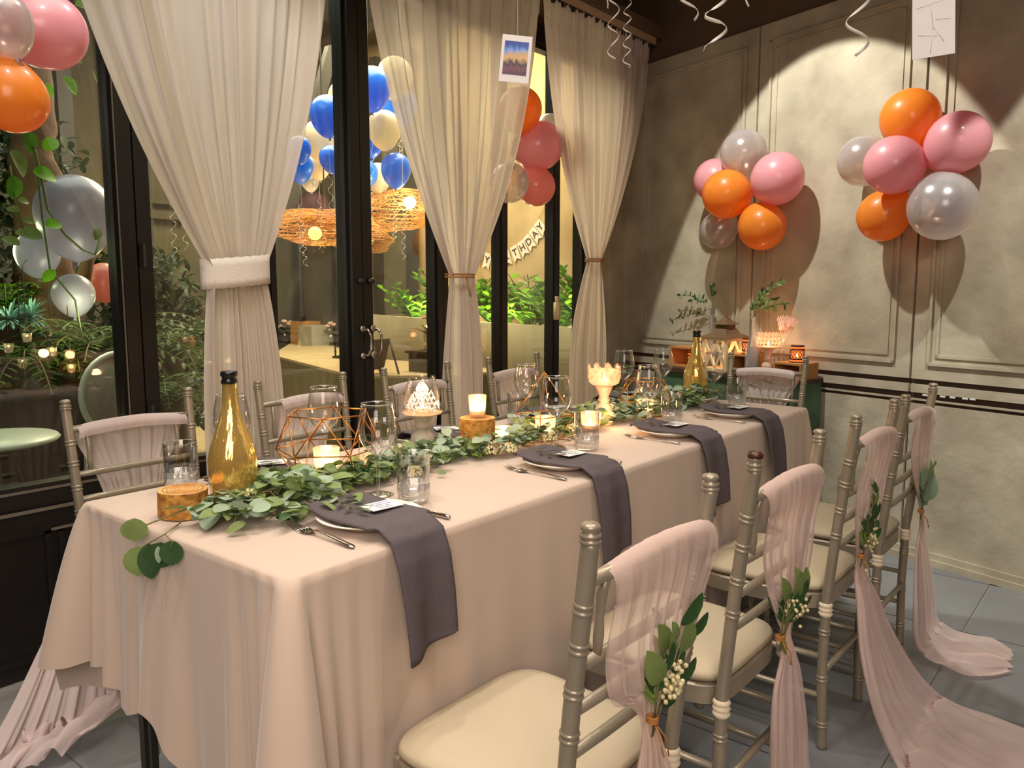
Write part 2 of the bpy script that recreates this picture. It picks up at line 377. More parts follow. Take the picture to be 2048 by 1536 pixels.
struct('corner_panel', G().box((XF - .05, 4.19, 0), (XF + .045, 4.56, 2.66)), 'plaster', wl)
struct('corner_panel', G().box((XF + .045, 4.22, .1), (XF + .06, 4.235, 2.6)).box((XF + .045, 4.36, .1), (XF + .055, 4.37, 2.6)), 'plaster', wl)
g = G()
fbox(g, -3.2, 1.86, 0, .54, .05); g.box((XF - .03, -3.2, .54), (XF + .03, 1.86, .6)); fbox(g, 1.86, 4.14, 0, .3, .05)
for (a, b) in ((-.45, 1.0), (1.02, 1.8)):    # recessed panel rims on the plinth
    g.box((XF + .05, a, .05), (XF + .058, a + .02, .47)).box((XF + .05, b - .02, .05), (XF + .058, b, .47)).box((XF + .05, a, .46), (XF + .058, b, .48)).box((XF + .05, a, .05), (XF + .058, b, .07))
struct('trim_2', g, 'black_frame')
g = G()
g.box((XF + .03, -3.2, .598), (XF + .034, 1.86, .606)).box((XF + .05, -3.2, .536), (XF + .056, 1.86, .546)).box((XF + .058, 1.02, .085), (XF + .062, 1.8, .089)).box((XF + .058, 1.02, .045), (XF + .062, 1.8, .049)).box((XF + .058, 1.0, .468), (XF + .063, 1.8, .476)).box((XF + .052, 1.275, .6), (XF + .056, 1.279, 2.6))
struct('trim_3', g, 'frame_edge')
# small hinge and white closer on the frames
for (y, z) in ((1.352, 1.36), (1.352, .8)):
    struct('door_hinge', G().tube([(XF + .065, y, z - .04), (XF + .065, y, z + .04)], .008, 8).box((XF + .052, y - .012, z - .04), (XF + .06, y + .012, z + .04)), 'dark_metal', bpy.data.objects['trim_1'])
p = onx(1114, 622, XF + .07)
g = G().box((p.x - .012, p.y - .018, p.z - .05), (p.x + .012, p.y + .018, p.z + .05)); g.box((p.x - .008, p.y - .01, p.z + .05), (p.x + .008, p.y + .01, p.z + .085))
solo('door_sensor', g, 'lantern_white', 'small white sensor box on the black post beside rightmost curtain', 'sensor')
# curtain track -----------------------------------------------------
tr = thing('curtain_track', 'beige curtain track under the soffit above the drapes', 'curtain track', (-2.5, 2, 2.69))
part('rail', G().box((-2.53, -2.0, 2.70), (-2.47, 4.40, 2.735)), 'rod_paint', tr, smooth=False)
part('lower_lip', G().box((-2.50, -2.0, 2.69), (-2.485, 4.40, 2.70)), 'dark_metal', tr, smooth=False)
y = -.2
hk = G().box((-.006, -.012, -.018), (.006, .012, 0)).mesh('hook', 'dark_metal', False)
while y < 4.38:
    inst(hk, 'hook', tr, Matrix.Translation((.01, y - 2, .002))); y += R.uniform(.07, .12)
struct('trim_4', G().box((-2.80, -3.2, 2.735), (-2.44, 4.42, 2.80)), 'upper_wall')
# curtains ----------------------------------------------------------
def curtain(y0, y1, t0, t1, tz, b0, b1, label, seed, nf=13, flare=.0):
    rr = random.Random(seed); ph = [rr.uniform(0, 6.28) for _ in range(6)]
    ztop, zbot = 2.695, .03
    root = thing('curtain', label, 'curtain', (-2.5, (t0 + t1) / 2, zbot))
    def fn(u, v):
        z = ztop + (zbot - ztop) * v
        if z > tz:
            k = (ztop - z) / (ztop - tz); s = k ** 1.25
            e = s * .55 + .45 * s * s
            a = y0 + (t0 - y0) * e; b = y1 + (t1 - y1) * e
        else:
            k = (tz - z) / (tz - zbot); s = 1 - (1 - min(1, k * 2.2)) ** 2
            a = t0 + (b0 - t0) * s; b = t1 + (b1 - t1) * s
        w = b - a
        uu = u + .018 * math.sin(9 * u + ph[0]) * (1 - abs(2 * u - 1))
        y = a + w * uu
        amp = .022
        q = V(u * 9 + seed * 7, v * 1.1, seed); fo = math.sin(2 * pi * nf * u + ph[1] + 2.6 * noise.noise(q)) * amp * (.55 + .9 * noise.noise(q * 1.7 + V(5, 0, 0))) + noise.noise(V(u * 5, v * .8, seed)) * .045
        near = max(0, 1 - abs(z - tz) / .35)
        fo *= 1 - .35 * near
        if z > 2.6: fo = fo * .6 + .012 * math.sin(2 * pi * nf * 2.6 * u)
        return (-2.5 + fo + .012 * math.sin(5 * v + ph[4]), y, z)
    part('drape', G().grid(220, 90, fn), 'curtain', root, label=None)
    def band(u, v):
        a = 2 * pi * u; cy = (t0 + t1) / 2; hw = (t1 - t0) / 2 + .018
        return (-2.5 + .052 * math.sin(a), cy + hw * math.cos(a), tz - .055 + .10 * v + .012 * math.cos(a) + .002 * math.sin(22 * a))
    if flare: part('tieback', G().grid(60, 4, band, True), 'tie', root, solid=.006)
    else:
        g = G()
        for dz in (0, .012): g.tube([(-2.5 + .047 * math.sin(a * pi / 12), (t0 + t1) / 2 + ((t1 - t0) / 2 + .005) * math.cos(a * pi / 12), tz + dz) for a in range(25)], .004, 5)
        g.tube([(-2.46, (t0 + t1) / 2, tz), (-2.45, (t0 + t1) / 2 + .02, tz - .09)], .003, 5)
        part('tieback', g, 'twine', root, label='thin twine tie')
    return root
curtain(.97, 2.02, 1.445, 1.665, 1.31, 1.40, 1.72, 'widest off-white drape gathered by a broad cloth band, behind gold bottle', 3, 13, 1)
curtain(2.16, 3.30, 2.615, 2.77, 1.30, 2.57, 2.83, 'middle sheer beige curtain tied with thin twine, beside the double door', 5, 14)
curtain(3.31, 4.37, 3.75, 3.87, 1.40, 3.60, 3.98, 'rightmost sheer curtain tied low near the room corner', 8, 13)
# ================================================================ TABLE
TZ = .788; TX0, TX1, TY0, TY1 = -1.788, -1.045, .718, 3.105
tb = thing('dining_table', 'long banquet table on black metal legs hidden under blush cloth', 'table', ((TX0 + TX1) / 2, (TY0 + TY1) / 2, 0))
part('tabletop', G().box((TX0 + .012, TY0 + .012, TZ - .04), (TX1 - .012, TY1 - .012, TZ - .006)), 'dark_metal', tb, smooth=False)
for x in (TX0 + .085, TX1 - .07):
    for y in (TY0 + .07, (TY0 + TY1) / 2, TY1 - .07):
        part('leg', G().box((x - .011, y - .011, 0), (x + .011, y + .011, TZ - .04)), 'dark_metal', tb, smooth=False)
for x in (TX0 + .12,): part('leg', G().box((x - .006, TY0 + .06, 0), (x + .006, TY0 + .075, TZ - .04)), 'dark_metal', tb, smooth=False)
# tablecloth
def perimeter():
    pts = []; r = .022
    def seg(a, b, nrm, n):
        for i in range(n): t = i / n; pts.append((V(*a).lerp(V(*b), t), V(*nrm)))
    def arc(c, a0, n=14):
        for i in range(n): a = a0 + pi / 2 * i / n; d = V(math.cos(a), math.sin(a)); pts.append((V(*c) + d * r, d))
    seg((TX0 + r, TY0), (TX1 - r, TY0), (0, -1), 90); arc((TX1 - r, TY0 + r), -pi / 2)
    seg((TX1, TY0 + r), (TX1, TY1 - r), (1, 0), 170); arc((TX1 - r, TY1 - r), 0)
    seg((TX1 - r, TY1), (TX0 + r, TY1), (0, 1), 60); arc((TX0 + r, TY1 - r), pi / 2)
    seg((TX0, TY1 - r), (TX0, TY0 + r), (-1, 0), 140); arc((TX0 + r, TY0 + r), pi)
    return pts
PER = perimeter()
corners = [V(TX1, TY0), V(TX1, TY1), V(TX0, TY1), V(TX0, TY0)]
def cloth_off(p, d, t):
    best = min(corners, key=lambda c: (c - p).length); dist = (p - best).length
    ci = corners.index(best); A = (.125, .06, .06, .085)[ci]
    side = 1 if abs(d.x) > abs(d.y) else -1
    s = (p - best).dot(V(-d.y, d.x))
    o = A * math.exp(-(dist / .032) ** 2) * (t ** .8)
    o -= .02 * math.exp(-((dist - .13) / .05) ** 2) * t
    o += .036 * (t ** .7) * math.sin(dist * 120 + .4) * math.exp(-(dist / .12) ** 2)
    q = p.x * 9 + p.y * 7
    o += t * (.018 + .012 * math.sin(q * 1.3) + .012 * math.sin(q * 3.1 + 1) + .006 * math.sin(q * 7.3)) * min(1, dist / .1)
    return max(o, -.004) + .004
def hem(p, d):
    if d.y < -.5:                      # front edge: short on the left, scalloped
        k = (p.x - TX0) / (TX1 - TX0)
        h = .42 - .04 * k + .028 * math.sin(k * 17 + .4) - .17 * max(0, k - .42) / .58
        return h
    if d.x < -.5: return .36 if p.y > TY0 + .2 else .34
    return .22 + .02 * math.sin(p.y * 8)
def cloth():
    g = G(); n = len(PER); rows = 34
    vs = []
    for k in range(4):      # top inset rings
        ins = (.14, .06, .02, .006)[k]
        for p, d in PER:
            c = V((TX0 + TX1) / 2, (TY0 + TY1) / 2); q = V(max(TX0 + ins, min(TX1 - ins, p.x)), max(TY0 + ins, min(TY1 - ins, p.y)))
            vs.append((q.x, q.y, TZ - (.0015 if k == 3 else 0)))
    for j in range(rows + 1):
        t = j / rows
        for p, d in PER:
            h = hem(p, d); z = TZ - .004 + (h - TZ) * t; o = cloth_off(p, d, t); dd = d
            # left-front corner fold swings further out to the left
            vs.append((p.x + dd.x * o, p.y + dd.y * o, z - .0 * t))
    tot = 4 + rows + 1
    fs = [(j * n + i, (j + 1) * n + i, (j + 1) * n + (i + 1) % n, j * n + (i + 1) % n) for j in range(tot - 1) for i in range(n)]
    g.add(vs, fs)
    g.add([(TX0 + .14, TY0 + .14, TZ), (TX1 - .14, TY0 + .14, TZ), (TX1 - .14, TY1 - .14, TZ), (TX0 + .14, TY1 - .14, TZ)], [(0, 1, 2, 3)])
    return g
solo('tablecloth', cloth(), 'cloth', 'blush beige cloth draped over the long dining table', 'tablecloth')
# ================================================================ CHAIRS (chiavari)
def post_prof(pts, rings, r0):
    """tube through pts with bamboo rings"""
    out = []; rs = []
    L = sum((pts[i + 1] - pts[i]).length for i in range(len(pts) - 1))
    N = 90
    for k in range(N + 1):
        s = L * k / N; a = s
        for i in range(len(pts) - 1):
            l = (pts[i + 1] - pts[i]).length
            if a <= l + 1e-9 or i == len(pts) - 2: out.append(pts[i].lerp(pts[i + 1], min(1, a / l))); break
            a -= l
        z = out[-1].z; r = r0
        for rz in rings:
            dz = abs(z - rz)
        rs.append(r)
    return out, rs
def rings_on(g, o, rings, r0):
    for rz in rings:
        k = min(range(len(o)), key=lambda i: abs(o[i].z - rz)); ax = (o[min(k + 1, len(o) - 1)] - o[max(k - 1, 0)]).normalized()
        for dz in (-.0052, .0052): g.lathe([(r0 - .001, -.0042), (r0 + .0016, -.002), (r0 + .0022, 0), (r0 + .0016, .002), (r0 - .001, .0042)], o[k] + ax * dz, 14, ax=ax)
    return g
def make_chair(label, group):
    t = thing('chiavari_chair', label, 'chair', (0, 0, 0), 0, group)
    HW = .186
    rings = [.07, .2, .33, .60, .67, .74, .80]
    for s in (-1, 1):
        pts = [V(s * (HW - .02), -.004, 0), V(s * (HW - .015), .004, .22), V(s * (HW - .012), .0, .43), V(s * (HW - .006), -.022, .64), V(s * HW, -.056, .905)]
        # smooth the bend
        o, rs = post_prof(pts, rings, .0135)
        part('post', rings_on(G().tube(o, rs, 14), o, rings, .0135), 'chair_paint', t, False)
        part('finial', G().lathe([(0, 0), (.0135, 0), (.0155, .002), (.0155, .006), (.012, .008), (.0155, .010), (.0155, .014), (.0105, .017), (.014, .021), (.0145, .025), (.011, .029), (0, .031)], (s * HW, -.055, .900), 14), 'chair_paint', t, False)
        fo, fr = post_prof([V(s * .178, .352, 0), V(s * .174, .352, .24), V(s * .168, .352, .425)], [.1, .23, .34], .0125)
        part('leg', rings_on(G().tube(fo, fr, 12), fo, [.1, .23, .34], .0125), 'chair_paint', t, False)
    def yb(z): return -.022 - .034 * (z - .64) / .265 if z > .64 else -.022 * (z - .43) / .21
    for z, r in ((.843, .0115), (.712, .010), (.640, .0095), (.569, .0095)):
        part('rail', G().tube([(-HW, yb(z), z), (-.09, yb(z) - .004, z), (0, yb(z) - .006, z), (.09, yb(z) - .004, z), (HW, yb(z), z)], [r * .9, r, r * 1.05, r, r * .9], 10), 'chair_paint', t, False)
    for x in (-.135, .135):
        part('spindle', G().tube([(x, yb(.712) - .004, .712), (x, yb(.76), .745), (x, yb(.775), .775), (x, yb(.80), .81), (x, yb(.843) - .004, .843)], [.006, .0085, .0065, .0085, .006], 8), 'chair_paint', t, False)
    # seat frame and cushion
    def outline(grow, n=48):
        P = []
        for i in range(n):
            a = 2 * pi * i / n; c, s_ = math.cos(a), math.sin(a); e = .38
            x = math.copysign(abs(c) ** e, c); y = math.copysign(abs(s_) ** e, s_)
            wdt = (.176 + .028 * (y * .5 + .5)) + grow
            P.append((x * wdt, .188 + y * (.182 + grow)))
        return P
    def slab(prof):
        g = G(); n = 48
        vs = []; 
        for gr, z, dome in prof:
            for x, y in outline(gr): vs.append((x, y, z))
        fs = [(j * n + i, j * n + (i + 1) % n, (j + 1) * n + (i + 1) % n, (j + 1) * n + i) for j in range(len(prof) - 1) for i in range(n)]
        fs += [tuple(range(n))[::-1], tuple(range((len(prof) - 1) * n, len(prof) * n))]
        return g.add(vs, fs)
    part('seat_frame', slab([(-.012, .385, 0), (0, .387, 0), (0, .425, 0), (-.005, .43, 0)]), 'chair_paint', t, False, sharp=True)
    part('cushion', slab([(-.02, .43, 0), (-.004, .434, 0), (.002, .444, 0), (-.004, .455, 0), (-.03, .463, 0), (-.09, .468, 0), (-.15, .469, 0)]), 'cushion', t, False)
    for z in (.15, .26):
        for s in (-1, 1): part('stretcher', G().tube([(s * .170, .0, z), (s * .174, .18, z), (s * .174, .350, z)], [.008, .0095, .008], 8), 'chair_paint', t, False)
    part('stretcher', G().tube([(-.174, .352, .2), (0, .352, .2), (.174, .352, .2)], [.008, .0095, .008], 8), 'chair_paint', t, False)
    part('stretcher', G().tube([(-.178, .0, .22), (0, .0, .22), (.178, .0, .22)], [.008, .0095, .008], 8), 'chair_paint', t, False)
    for s in (-1, 1):
        sg = G()
        for dz in (0, .012, .024): sg.lathe([(.0145, -.007), (.019, 0), (.0145, .007)], (s * (HW - .013), .001, .385 + dz), 12)
        part('cushion_strap', sg, 'ribbon_strap', t, False)
    return t
YR = [.884, 1.448, 2.097, 2.598]; YL = [.943, 1.572, 2.152, 2.800]; CW = .186
rn = ['nearest silver chiavari chair on the aisle side, its whole cushion in view', 'second aisle-side silver chair, brown worn post cap, sash bouquet with white flowers', 'third aisle-side silver chiavari chair, its tulle fanning widest over the floor', 'aisle-side silver chair nearest the plaster wall, round-leaved sprig on it']
ln = ['window-side silver chair nearest the black plinth, left of gold bottle', 'window-side silver chair behind the large gold wire terrarium', 'window-side silver chair behind the lace-pattern candle shade', 'window-side silver chair behind the pointed wire pyramid']
GR = 'silver chiavari chairs around the table'
proto = make_chair(rn[0], GR)
rightroots = []; leftroots = []
turnR = [.0, .03, -.02, .02]
for i in range(4):
    c = proto if i == 0 else copy_tree(proto, label=rn[i], group=GR)
    c.location = (-.581 - .056, YR[i] + CW, 0); c.rotation_euler = (0, 0, pi / 2); rightroots.append(c)
for i in range(4):
    c = copy_tree(proto, label=ln[i], group=GR); c.location = (-2.422 + .056, YL[i] + CW, 0); c.rotation_euler = (0, 0, -pi / 2); leftroots.append(c)
endc = copy_tree(proto, label='silver chair at the far table head, back to the green sideboard', group=GR)
endc.location = (-1.482, 3.80 - .056, 0); endc.rotation_euler = (0, 0, pi)
# brown wear cap on the second chair
for i, sx in ((1, -1),):
    part('post_cap', G().lathe([(0, .0), (.015, .0), (.0155, .006), (.012, .012), (0, .012)], (sx * CW, -.056, .926), 14), 'chair_cap', rightroots[i], False, label='worn brown cap')
# ---------------------------------------------------------------- tulle sashes
def sash(root, rows, label, seed, fold=.013, k1=7, tm_='tulle'):
    """rows: (z, y, xc, half width, fold amplitude) in the chair frame, top to floor"""
    rr = random.Random(seed); ph = [rr.uniform(0, 6.28) for _ in range(5)]
    n = len(rows); sub = 6
    pts = []
    def cat(a, b, c, d, t): return .5 * ((2 * b) + (-a + c) * t + (2 * a - 5 * b + 4 * c - d) * t * t + (-a + 3 * b - 3 * c + d) * t ** 3)
    for i in range(n - 1):
        P = [rows[max(i - 1, 0)], rows[i], rows[i + 1], rows[min(i + 2, n - 1)]]
        for s in range(sub): pts.append([cat(P[0][q], P[1][q], P[2][q], P[3][q], s / sub) for q in range(5)])
    pts.append(list(rows[-1]))
    m = len(pts) - 1
    g = G()
    def fn(u, v):
        z, y, xc, hw, am = pts[round(v * m)]; a = 2 * u - 1
        q = V(a * 2.2, v * 2.2, seed * 3.1); f = .55 * math.sin(k1 * pi * a + ph[0] + 3.2 * noise.noise(q)) + 1.1 * noise.noise(V(a * 4.5, v * 3, seed)) + .35 * math.sin(k1 * 2.3 * pi * a + ph[2] + 2 * noise.noise(q * 2))
        flat = 1 if z > .03 else 0
        x = xc + hw * a + hw * .05 * math.sin(5 * a + ph[3] + v * 4)
        if z > .05: return (x, y + am * f * .8, z - (.012 * a * a if z > .8 else 0))
        ff = 1.4 * noise.noise(V(a * 2.6, v * 9, seed * 1.7)) + .5 * noise.noise(V(a * 7, v * 16, seed)) + .12 * f
        return (x + .03 * noise.noise(V(a * 2, v * 6, seed)), y + .05 * noise.noise(V(a * 3, seed, 1)), max(.004, z + am * 1.3 * (ff + .9)))
    g.grid(54, m, fn)
    t = bpy.data.objects.new('chair_sash', None); COL.objects.link(t)
    t.location = root.location; t.rotation_euler = root.rotation_euler; t['label'] = label; t['category'] = 'sash'; t['group'] = 'tulle sashes on the chairs'
    part('tulle', g, tm_, t, False)
    return t
def top_rows(xc=0, w=.155):
    w *= 1.08
    return [(.828, -.031, xc, w, .003), (.848, -.031, xc, w, .002), (.8635, -.050, xc, w, .0012), (.848, -.071, xc, w, .002), (.80, -.070, xc, w, .006)]
pinch = [onx(1290, 1440, -.60), onx(1565, 1262, -.60), onx(1712, 1112, -.60), onx(1838, 1020, -.60)]
tails = [
 [(.40, -.06, -.01, .06, .012), (.25, -.07, -.02, .085, .015), (.10, -.08, -.02, .10, .016), (.02, -.12, -.02, .12, .012), (.006, -.2, -.03, .15, .012), (.004, -.3, -.02, .16, .010)],
 [(.38, -.055, .0, .055, .012), (.25, -.06, .01, .075, .015), (.10, -.07, .01, .09, .016), (.02, -.12, .0, .11, .012), (.006, -.2, .0, .13, .012), (.004, -.28, .0, .13, .010)],
 [(.40, -.07, .0, .07, .014), (.28, -.10, .01, .12, .018), (.14, -.16, .02, .18, .020), (.03, -.25, .04, .24, .02), (.006, -.38, .04, .27, .014), (.006, -.5, .04, .26, .012), (.004, -.62, .05, .18, .010)],
 [(.36, -.06, .0, .075, .012), (.22, -.075, .0, .11, .016), (.08, -.09, .01, .12, .016), (.02, -.14, .02, .12, .02), (.008, -.20, .03, .13, .02), (.006, -.27, .05, .12, .018), (.004, -.33, .08, .07, .012)]]
sl = ['pink tulle sash on the nearest aisle-side chair, pinched above white flowers', 'pink tulle sash on the second aisle-side chair, falling straight in a column', 'longest pink tulle sash, fanned out over the grey floor tiles', 'pink tulle sash nearest the wall, its tail turned aside on the floor']
for i in range(4):
    P = pinch[i]; c = rightroots[i]; zx = P.y - c.location.y
    rows = top_rows(.015, .145) + [(.72, -.060, zx * .25, .145, .010), (.64, -.056, zx * .5, .12, .010), (P.z + .055, -.05, zx * .85, .062, .008), (P.z, -.045, zx, .022, .004), (P.z - .05, -.05, zx, .036, .008)]
    rows += [(a, b, zx * .8 + x, w * (1.45, 1.5, 1.05, 1.2)[i], f * .8) for a, b, x, w, f in tails[i]]
    sash(c, rows, sl[i], 10 + i)
    # twine knot at the pinch
sll = ['pale tulle sash on the chair left of the gold bottle, trailing over the floor', 'pale pink tulle sash behind the large gold wire terrarium', 'greyish tulle sash behind the lace-pattern candle shade', 'pleated greyish tulle sash behind the pointed wire pyramid']
for i in range(4):
    c = leftroots[i]
    tail = [(.70, -.058, .0, .118, .009), (.60, -.05, .0, .088, .009), (.50, -.045, .0, .05, .008), (.46, -.045, 0, .03, .006), (.3, -.06, .02, .08, .014), (.1, -.07, .04, .12, .02), (.02, -.06, .08, .14, .02)]
    if i == 0: tail = tail[:4] + [(.42, -.02, .10, .07, .014), (.30, .03, .20, .10, .022), (.14, .09, .28, .15, .032), (.03, .13, .34, .20, .04), (.012, .18, .42, .21, .04), (.008, .22, .48, .19, .035)]
    sash(c, top_rows(0 if i != 1 else -.03, .150 if i != 1 else .125) + tail, sll[i], 30 + i, k1=6, tm_='tulle_dense')
sash(endc, top_rows(0, .135) + [(.74, -.056, 0, .115, .01), (.66, -.05, .0, .085, .01), (.56, -.045, 0, .05, .008), (.46, -.045, 0, .025, .006), (.3, -.06, 0, .07, .014), (.1, -.07, 0, .1, .02), (.02, -.07, 0, .1, .02)], 'pink tulle sash on the chair at the far table head', 44, k1=8, tm_='tulle_dense')
# ---------------------------------------------------------------- bouquets on the aisle-side chairs
def bouquet(P, label, seed, flower, dirs, roundl=False, big=1.0):
    rr = random.Random(seed)
    t = thing('bouquet', label, 'bouquet', P, 0, None)
    g = G()
    for d, L in dirs:
        g.tube([(0, 0, -.03), V(*d) * L * .5, V(*d) * L], [.0018, .0014, .001], 4)
    part('stem', g, 'stem', t, False)
    tw = G()
    for k in range(3): tw.lathe([(.0085, -.002), (.011, 0), (.0085, .002)], (0, 0, -.004 + .004 * k), 10)
    tw.tube([(0, 0, 0), (.02, .01, -.03), (.022, .015, -.06)], .0012, 4).tube([(0, 0, 0), (.02, -.012, -.02), (.03, -.016, -.045)], .0012, 4)
    part('twine', tw, 'twine', t, False)
    for d, L in dirs:
        D = V(*d).normalized()
        for k in range(5 if L > .05 else 2):
            p = D * L * (.32 + .17 * k); a = rr.uniform(0, 6.28)
            dd = (D + V(math.cos(a) * .6, math.sin(a) * .9, rr.uniform(-.2, .5))).normalized()
            me = LEAF[rr.choice((0, 3, 5) if roundl else (1, 2, 5, 2))]
            inst(me, 'leaf', t, lmat(p, dd, V(1, -.3, rr.uniform(-.4, .6)), rr.uniform(1.15, 1.6) * big))
    if flower:
        g = G(); c = V(*flower) + V(.012, 0, 0)
        for k in range(110 if seed == 1 else 60):
            q = c + V(rr.gauss(0, .009), rr.gauss(0, .011), rr.gauss(0, .014)); g.ell(q, .0046, n=5, m=3)
        part('flower_head', g, 'blossom', t, False, kind='stuff')
    return t
bp = [onx(1305, 1438, -.575), onx(1560, 1275, -.575), onx(1722, 1112, -.575), onx(1842, 1022, -.575)]
bouquet(bp[0], 'sprig bouquet with a cream flower head tied to the nearest chair sash', 1, (.0, .035, .055), [((.1, .45, 1), .15), ((.0, .3, 1), .12), ((.1, .75, .9), .17), ((.1, .5, .35), .08), ((.1, .1, 1), .07)])
bouquet(bp[1], 'leafy bouquet with tiny white flowers on the second chair sash', 2, (.0, .055, .050), [((.1, .5, .8), .10), ((.1, .9, 1), .12), ((.0, .35, 1), .09), ((.1, .9, .5), .09), ((.1, .1, -1), .03), ((.1, .7, .6), .12)])
bouquet(bp[2], 'thin upright leafy sprig with white buds on the third chair sash', 3, (.0, .045, .040), [((.1, .25, 1), .14), ((.1, .45, 1), .17), ((.1, .5, .6), .08), ((0, .6, .3), .06)])
bouquet(bp[3], 'round-leaved eucalyptus sprig tied to the sash beside the plaster wall', 4, None, [((.1, .2, 1), .07), ((.1, .35, 1), .11), ((.1, 0, 1), .13), ((.1, .3, .5), .05)], True, 1.35)
# ================================================================ TABLE SETTINGS
def napkin_mesh(sx, yc, yo, seed):
    """sx=+1: hangs over the +x edge"""
    rr = random.Random(seed); ph = rr.uniform(0, 6)
    ex = TX1 if sx > 0 else TX0
    path = [(ex - sx * .235, TZ + .026), (ex - sx * .228, TZ + .036), (ex - sx * .21, TZ + .032), (ex - sx * .16, TZ + .026), (ex - sx * .10, TZ + .026), (ex - sx * .05, TZ + .027), (ex - sx * .018, TZ + .025), (ex + sx * .012, TZ + .008), (ex + sx * .026, TZ - .035), (ex + sx * .034, TZ - .10), (ex + sx * .036, TZ - .155), (ex + sx * .036, TZ - .20)]
    n = len(path) - 1
    def fn(u, v):
        q = v * n; i = min(int(q), n - 1); t = q - i
        x = path[i][0] * (1 - t) + path[i + 1][0] * t; z = path[i][1] * (1 - t) + path[i + 1][1] * t
        w = .066 if v > .5 else .060 + .02 * min(1, v * 4)
        hang = max(0, (v - .62) / .38)
        yy = (u - .5) * 2 * w * (1 - .08 * hang) + yo * hang
        wave = math.sin(u * 7 + ph) * .010 * hang + .0015 * math.sin(u * 9 + v * 7) 
        if z > TZ: z = z + .002 * math.sin(u * 9) + max(0, .5 - v) * .008 * (1 - abs(2 * u - 1))
        if hang > .9: z += .02 * (u - .5) * 1.5 * (hang - .9) * 10
        return (x + sx * (wave + .010 * hang), yc + yy, z)
    return G().grid(16, 55, fn)
